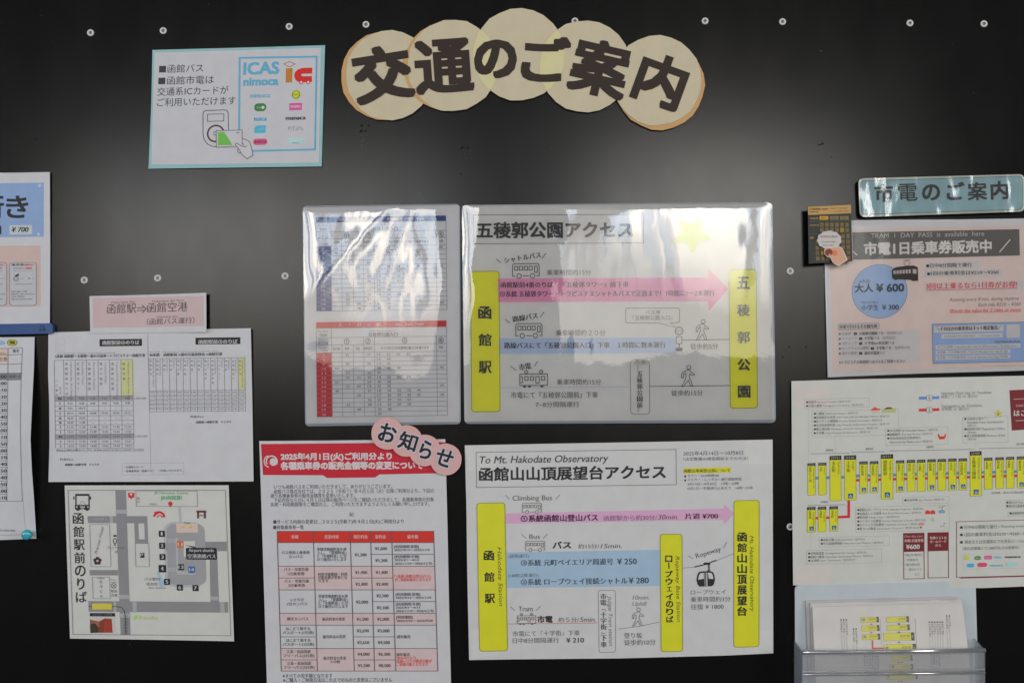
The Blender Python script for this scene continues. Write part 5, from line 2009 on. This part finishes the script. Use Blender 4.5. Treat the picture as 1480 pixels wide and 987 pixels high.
p.poly([(470, 162), (486, 154), (502, 154), (512, 160), (476, 164)], (96, 60, 52), 2.6)
p.poly([(717, 281), (723, 276), (727, 288), (750, 287), (748, 278), (756, 277), (754, 290), (748, 300), (726, 302), (720, 290)], (200, 52, 46), 2)
for kk, (cx, cy, r, c) in enumerate([(996, 184, 22, (150, 170, 120)), (996, 184, 17, (190, 178, 70)), (996, 185, 7, (150, 84, 60))]):
    qq = []
    for k in range(10):
        a = math.radians(-90 + 36 * k)
        rr_ = r if k % 2 == 0 else r * .5
        qq.append((cx + rr_ * math.cos(a), cy + rr_ * math.sin(a)))
    p.poly(qq, c, 2 + kk * .7)
for x in (660, 684):
    p.poly([(x, 645), (x, 632), (x + 10, 626), (x + 22, 632), (x + 22, 645)], (198, 60, 50), 2)
p.poly([(722, 628), (738, 624), (752, 630), (750, 640), (722, 642)], (104, 146, 168), 2)
p.line([(720, 616), (754, 606)], 2, (110, 90, 90), 2)
p.line([(738, 610), (738, 626)], 2, (110, 90, 90), 2.3)
p.poly([(684, 678), (694, 656), (704, 678)], (156, 172, 140), 2)
p.poly([(628, 692), (638, 682), (648, 684), (658, 690), (652, 696), (632, 698)], (206, 140, 136), 2)
p.disc(640, 706, 4, (90, 40, 40), 2)
for a, b in ((733, 700), (745, 698), (750, 688)):
    p.disc(a, b, 3, (150, 90, 90), 2, n=8)
p = S.part('banner', 'dark red slanted banner at the right edge')
DR = (106, 36, 40)
p.poly([(1047, 76), (1260, 66), (1260, 248), (1058, 261)], DR, 1)
p.line([(1066, 117), (1260, 110)], 2.5, (176, 160, 160), 2)
p.line([(1075, 216), (1260, 210)], 2.5, (176, 160, 160), 2)
p.text('HAKODATE', 1078, 147, 90, 11, (180, 150, 150), 2)
p.text('はこだて', 1068, 182, 118, 28, (200, 190, 190), 2, .03)
p = S.part('ticket_boxes')
p.frame(560, 734, 654, 943, 3, (110, 56, 60), 2)
p.poly([(559, 734), (656, 732), (655, 816), (559, 819)], DR, 2.7)
p.text('One day pass', 564, 747, 84, 10, (190, 150, 150), 4, 0, True)
p.text('市電1日乗車券', 564, 768, 88, 14, (196, 170, 170), 4, .03)
p.text('¥600', 572, 796, 62, 20, (206, 190, 190), 4, .04)
for k, s in enumerate(['〈販売場所〉', '・市電車内', '・観光案内所', '・一部のホテル', 'など']):
    p.text(s, 566 if k < 4 else 612, 834 + k * 22, [82, 60, 70, 78, 24][k], 12, FAINT, 3)
p.frame(672, 731, 766, 938, 3, (110, 56, 60), 2)
p.poly([(671, 731), (768, 729), (767, 813), (671, 816)], DR, 2.7)
for k, (s, x, w) in enumerate([('特典リストは', 682, 76), ('ホームページ', 682, 74), ('から', 706, 26)]):
    p.text(s, x, 755 + k * 17, w, 13, (206, 170, 170), 4, .03)
p = S.part('payment_box')
p.line([(804, 680), (1260, 668), (1260, 924), (804, 936)], 3, (120, 76, 80), 2, True)
p.line([(822, 938), (1260, 926)], 5, (106, 36, 40), 2.6)
for k, (s, w) in enumerate([('日中8分間隔で運行', 150), ('1回の乗車料金は¥210～¥260', 250), ('現金または交通系ICでお支払い', 230)]):
    y = 706 + k * 34
    p.rect(821, y - 5, 832, y + 6, INK, 3)
    p.text(s, 841, y, w, 17, (96, 97, 100), 3)
    p.text(['/ Running every 8 min.', '/ Each ride', '/ Cash or IC card'][k], 1000 + (0 if k == 0 else 96 if k == 1 else 80), y - 5, [170, 90, 110][k], 12, FAINT, 3)
p.text('（車内両替機にて1,000円札のみ両替可）', 832, 804, 260, 15, (104, 105, 108), 3)
p.frame(834, 830, 1230, 898, 1.6, (160, 162, 162), 2, r=10)
p.disc(853, 846, 11, (178, 184, 60), 3)
p.rect(887, 838, 916, 856, (70, 120, 62), 3, r=8)
p.text('Suica', 892, 847, 20, 8, (180, 190, 176), 4)
p.rect(932, 836, 966, 853, (200, 66, 128), 3)
p.text('PASMO', 935, 845, 28, 8, (206, 160, 190), 4)
p.text('toica', 978, 842, 32, 13, (90, 160, 196), 3, .05)
p.text('manaca', 1028, 841, 70, 12, (60, 56, 60), 3, .06)
p.rect(852, 872, 884, 890, (70, 150, 196), 3, r=6)
p.rect(900, 869, 944, 888, (190, 66, 106), 3, r=8)
p.text('nimoca', 956, 880, 62, 13, (84, 164, 196), 3, .04)
p.rect(1034, 866, 1082, 884, (150, 184, 194), 3)
p.text('（谷地頭・湯の川方面は途中乗換）', 962, 548, 190, 10, SOFT, 2)

# ------------------------------------------------------------------ leaflet holder
H = bpy.data.objects.new('leaflet_holder', None)
C.objects.link(H)
H['label'] = 'clear plastic leaflet holder with pale bluish back plate screwed below the route map'
H['category'] = 'leaflet holder'
H.location = at(1278, 990, 0.002)


def w2(px, py, dd):
    """a point of the holder: seen position on the board plane, then straight out by dd"""
    v = at(px, py, 0)
    return Vector((v.x, -dd, v.z))


BACK = mat((168, 177, 184), rough=.35, spec=.5)
bp = round_quad([(1149, 845.5), (1410, 839), (1416, 1060), (1150, 1060)], 7)
bv = [at(x, y, .0042) - H.location for x, y in bp]
N = len(bv)
bv2 = bv + [v + Vector((0, .0025, 0)) for v in bv]
mesh_obj('back_plate', bv2, [list(range(N))[::-1]] + [[i, (i + 1) % N, N + (i + 1) % N, N + i] for i in range(N)], [BACK], H)
CLEAR = film_material('clear_plastic', 0.04, 0.05, 60, 0.16, ior=1.6, milk=(0.86, 0.89, 1.0, 1))
CLEAR2 = film_material('clear_plastic_edge', 0.12, 0.1, 200, 0.30, ior=1.9)


def slab(name, pts, thick, m, parent=H):
    """closed prism between quads pts[0:4] and the same moved by thick"""
    v = [p_ - H.location for p_ in pts] + [p_ + thick - H.location for p_ in pts]
    f = [[0, 1, 2, 3], [7, 6, 5, 4], [0, 4, 5, 1], [1, 5, 6, 2], [2, 6, 7, 3], [3, 7, 4, 0]]
    o = mesh_obj(name, v, f, m if isinstance(m, list) else [m], parent)
    bm = bmesh.new()
    bm.from_mesh(o.data)
    bmesh.ops.recalc_face_normals(bm, faces=bm.faces[:])
    bm.to_mesh(o.data)
    bm.free()
    return o


XL, XR = 1146, 1406
TOPB, TOPF, MID, BOT = 924, 938, 958, 1060
DF = .034
slab('front_panel', [w2(XL + 3, 933, DF), w2(XR, 930, DF), w2(XR, 959, DF), w2(XL + 3, 962, DF)], Vector((0, .0016, 0)), CLEAR)
slab('front_panel', [w2(XL + 3, 963.5, DF - .002), w2(XR, 960.5, DF - .002), w2(XR, BOT, DF - .002), w2(XL + 3, BOT, DF - .002)], Vector((0, .0016, 0)), CLEAR)
slab('side_panel', [w2(XR, 921, .006), w2(XR + .5, 930, DF), w2(XR + .5, BOT, DF), w2(XR, BOT, .006)], Vector((-.0016, 0, 0)), CLEAR)
slab('side_panel', [w2(XL, 925, .006), w2(XL + 2, 933, DF), w2(XL + 2, BOT, DF), w2(XL, BOT, .006)], Vector((.0016, 0, 0)), CLEAR)
LIP = mat((196, 200, 208), rough=.15, spec=.8)
# rounded lips that catch the windows as bright streaks
def lip(name, y0, y1, r, dd):
    a, b = w2(XL + 3, y0, dd), w2(XR, y1, dd)
    v, f = [], []
    n = 14
    for p_ in (a, b):
        for i in range(n):
            q_ = 2 * math.pi * i / n
            v.append(p_ + Vector((0, r * math.cos(q_), r * math.sin(q_))) - H.location)
    for i in range(n):
        j = (i + 1) % n
        f.append([i, n + i, n + j, j])
    f += [list(range(n)), list(range(n, 2 * n))[::-1]]
    o = mesh_obj(name, v, f, [GLOSS], H)
    for k_ in range(n):
        o.data.polygons[k_].use_smooth = True
    return o


GLOSS = film_material('clear_plastic_lip', 0.16, 0.02, 60, 0.25, ior=2.4)
lip('lip', 933.2, 930.2, .0028, DF + .001)
lip('lip', 964.6, 962.0, .0014, DF + .0008)
slab('rim', [w2(XL + 3, 931.6, DF + .0012), w2(XR, 928.6, DF + .0012), w2(XR, 931.8, DF + .0012), w2(XL + 3, 934.8, DF + .0012)], Vector((0, .0035, 0)), CLEAR2)
slab('rim', [w2(XL + 3, 959.6, DF + .0004), w2(XR, 956.8, DF + .0004), w2(XR, 958.2, DF + .0004), w2(XL + 3, 961.0, DF + .0004)], Vector((0, .003, 0)), CLEAR2)
slab('ridge', [w2(XL + 3, 964.2, DF + .0004), w2(XR - 6, 961.6, DF + .0004), w2(XR - 6, 963.0, DF + .0004), w2(XL + 3, 965.6, DF + .0004)], Vector((0, .002, 0)), CLEAR2)
# moulded teeth along the inner edge
tv, tf = [], []
for k in range(38):
    x = 1168 + k * 2.35
    b = len(tv)
    for (dx, dy) in ((0, 0), (1.1, 0), (1.1, 2.4), (0, 2.4)):
        tv.append(w2(x + dx, 955.6 + dy - k * .03, DF - .006) - H.location)
    tf.append([b, b + 1, b + 2, b + 3])
mesh_obj('teeth', tv, tf, [mat((190, 192, 200), rough=.3)], H)['kind'] = 'stuff'

# leaflets: three sheets of the same route map, turned sideways
LP = mat((182, 180, 179), bump=.08, bscale=500)


def lean(d_top, d_low, y0):
    return lambda x, y: d_top + (d_low - d_top) * clampu((y - y0) / 110.) ** 1.0


lf = [('rear leaflet of the stack in the clear holder, showing only a grey strip', [(1164.5, 867.5), (1384, 862), (1394, 1055), (1172, 1055)], .007, .010, (164, 162, 163)),
      ('middle leaflet of the stack in the clear holder, showing a blank top margin', [(1171, 871), (1390, 865.5), (1399, 1055), (1175, 1055)], .009, .014, (176, 174, 175))]
for lab, pts, a, b, c in lf:
    S = Sheet('leaflet', lab, 'leaflet', 0.0, center=(1280, 930), bow=lean(a, b, 866), group='leaflets in the clear holder')
    S.body(pts, mat(c, bump=.08, bscale=500), .0008, edge=mat((128, 126, 128)))
S = Sheet('leaflet', 'front leaflet in the clear holder, printed with sideways yellow station plates', 'leaflet', 0.0, sl=-.02, t=.04, center=(1280, 930), bow=lean(.013, .026, 876), group='leaflets in the clear holder')
S.z(1130, 830, 4.229)
S.body([(1174, 877), (1391, 870.5), (1400, 945), (1406, 1055), (1182, 1055)], LP, .0006, edge=mat((128, 126, 128)))


def splate(x0, x1, y0, y1, wc):
    """a plate lying on its side, black head at the right"""
    p = S.part('station_plate')
    p.poly([(x0, y0 + 4), (x1, y0), (x1 + 3, y1 - 4), (x0 + 3, y1)], (188, 184, 92), 1)
    p.line([(x0, y0 + 4), (x1, y0), (x1 + 3, y1 - 4), (x0 + 3, y1)], 1.6, (130, 128, 80), 1.6, True)
    hw = 13 + (y1 - y0 > 45) * 6
    p.poly([(x1 - hw, y0 - .5), (x1 + 1, y0 - 1), (x1 + 4, y1 - 3), (x1 - hw + 3, y1 - 3)], (88, 86, 82), 2)
    h = y1 - y0
    p.text('函館電', x1 - hw - h * 1.25, (y0 + y1) / 2 - 4, h * 1.1, h * .30, (136, 134, 90), 2)
    p.text('station name', x1 - hw - h * 1.35, (y0 + y1) / 2 + h * .22, h * 1.2, h * .12, (144, 142, 100), 2)
    p.text('8', x1 - hw * .75, (y0 + y1) / 2 - 2, hw * .5, h * .3, (160, 158, 154), 3)
    if wc:
        p.rect(x0 + 10, (y0 + y1) / 2 - 8, x0 + 26, (y0 + y1) / 2 + 8, (104, 118, 150), 2)
        p.ring(x0 + 18, (y0 + y1) / 2 + 1, 4, 1.6, (176, 178, 186), 3, n=10)


for a in [(482, 590, 258, 294, 1), (486, 594, 309, 346, 0), (490, 598, 361, 399, 1), (638, 774, 255, 292, 0), (642, 779, 305, 342, 0), (620, 808, 353, 405, 0), (624, 818, 423, 474, 1),
          (668, 796, 492, 528, 0), (660, 800, 545, 582, 1), (634, 828, 598, 640, 1), (640, 800, 664, 700, 0)]:
    splate(*a)
p = S.part('route_lines')
for y in (296, 347, 409, 478, 532, 585, 648):
    p.rect(709, y, 723, y + (10 if y < 400 else 8), (96, 104, 150) if y < 470 else (190, 80, 80), 1.5)
    if y >= 470:
        p.rect(728, y, 740, y + 8, (96, 98, 140), 1.5)
for y in (297, 348):
    p.rect(540, y + 2, 554, y + 10, (206, 96, 100), 1.5)
p.line([(554, 400), (555, 450), (624, 449)], 9, (206, 92, 88), 1.5)
p.line([(600, 262), (610, 430)], 2, (140, 138, 140), 1)
p.line([(814, 268), (824, 440)], 3, (140, 138, 140), 1)
p = S.part('lettering')
rr = random.Random(5)
for i, (x, y, n) in enumerate([(362, 276, 3), (438, 332, 2), (902, 290, 6), (1008, 252, 2), (506, 498, 6), (912, 470, 4)]):
    for k in range(n):
        xx = x + k * 16
        p.rect(xx - 4, y - 4, xx + 4, y + 4, (60, 60, 64), 1)
        s = ['谷地頭温泉', '函館八幡宮', '立待岬の景色', '函館公園前', '旧公会堂', '市立文学館'][(i + k) % 6]
        ln = 14 * len(s)
        p.text(s, xx, y + 8, ln, 11, (110, 108, 112), 1, 0, ang=89)
        p.text('City Museum of Northern Peoples / 5 min walk', xx + ln * .02, y + 12 + ln, 180 - rr.random() * 50, 8, (140, 138, 142), 1, 0, ang=89)

finish()
print('verts', sum(len(o.data.vertices) for o in scene.objects if o.type == 'MESH'), 'tris', sum(sum(len(p.vertices) - 2 for p in o.data.polygons) for o in scene.objects if o.type == 'MESH'))
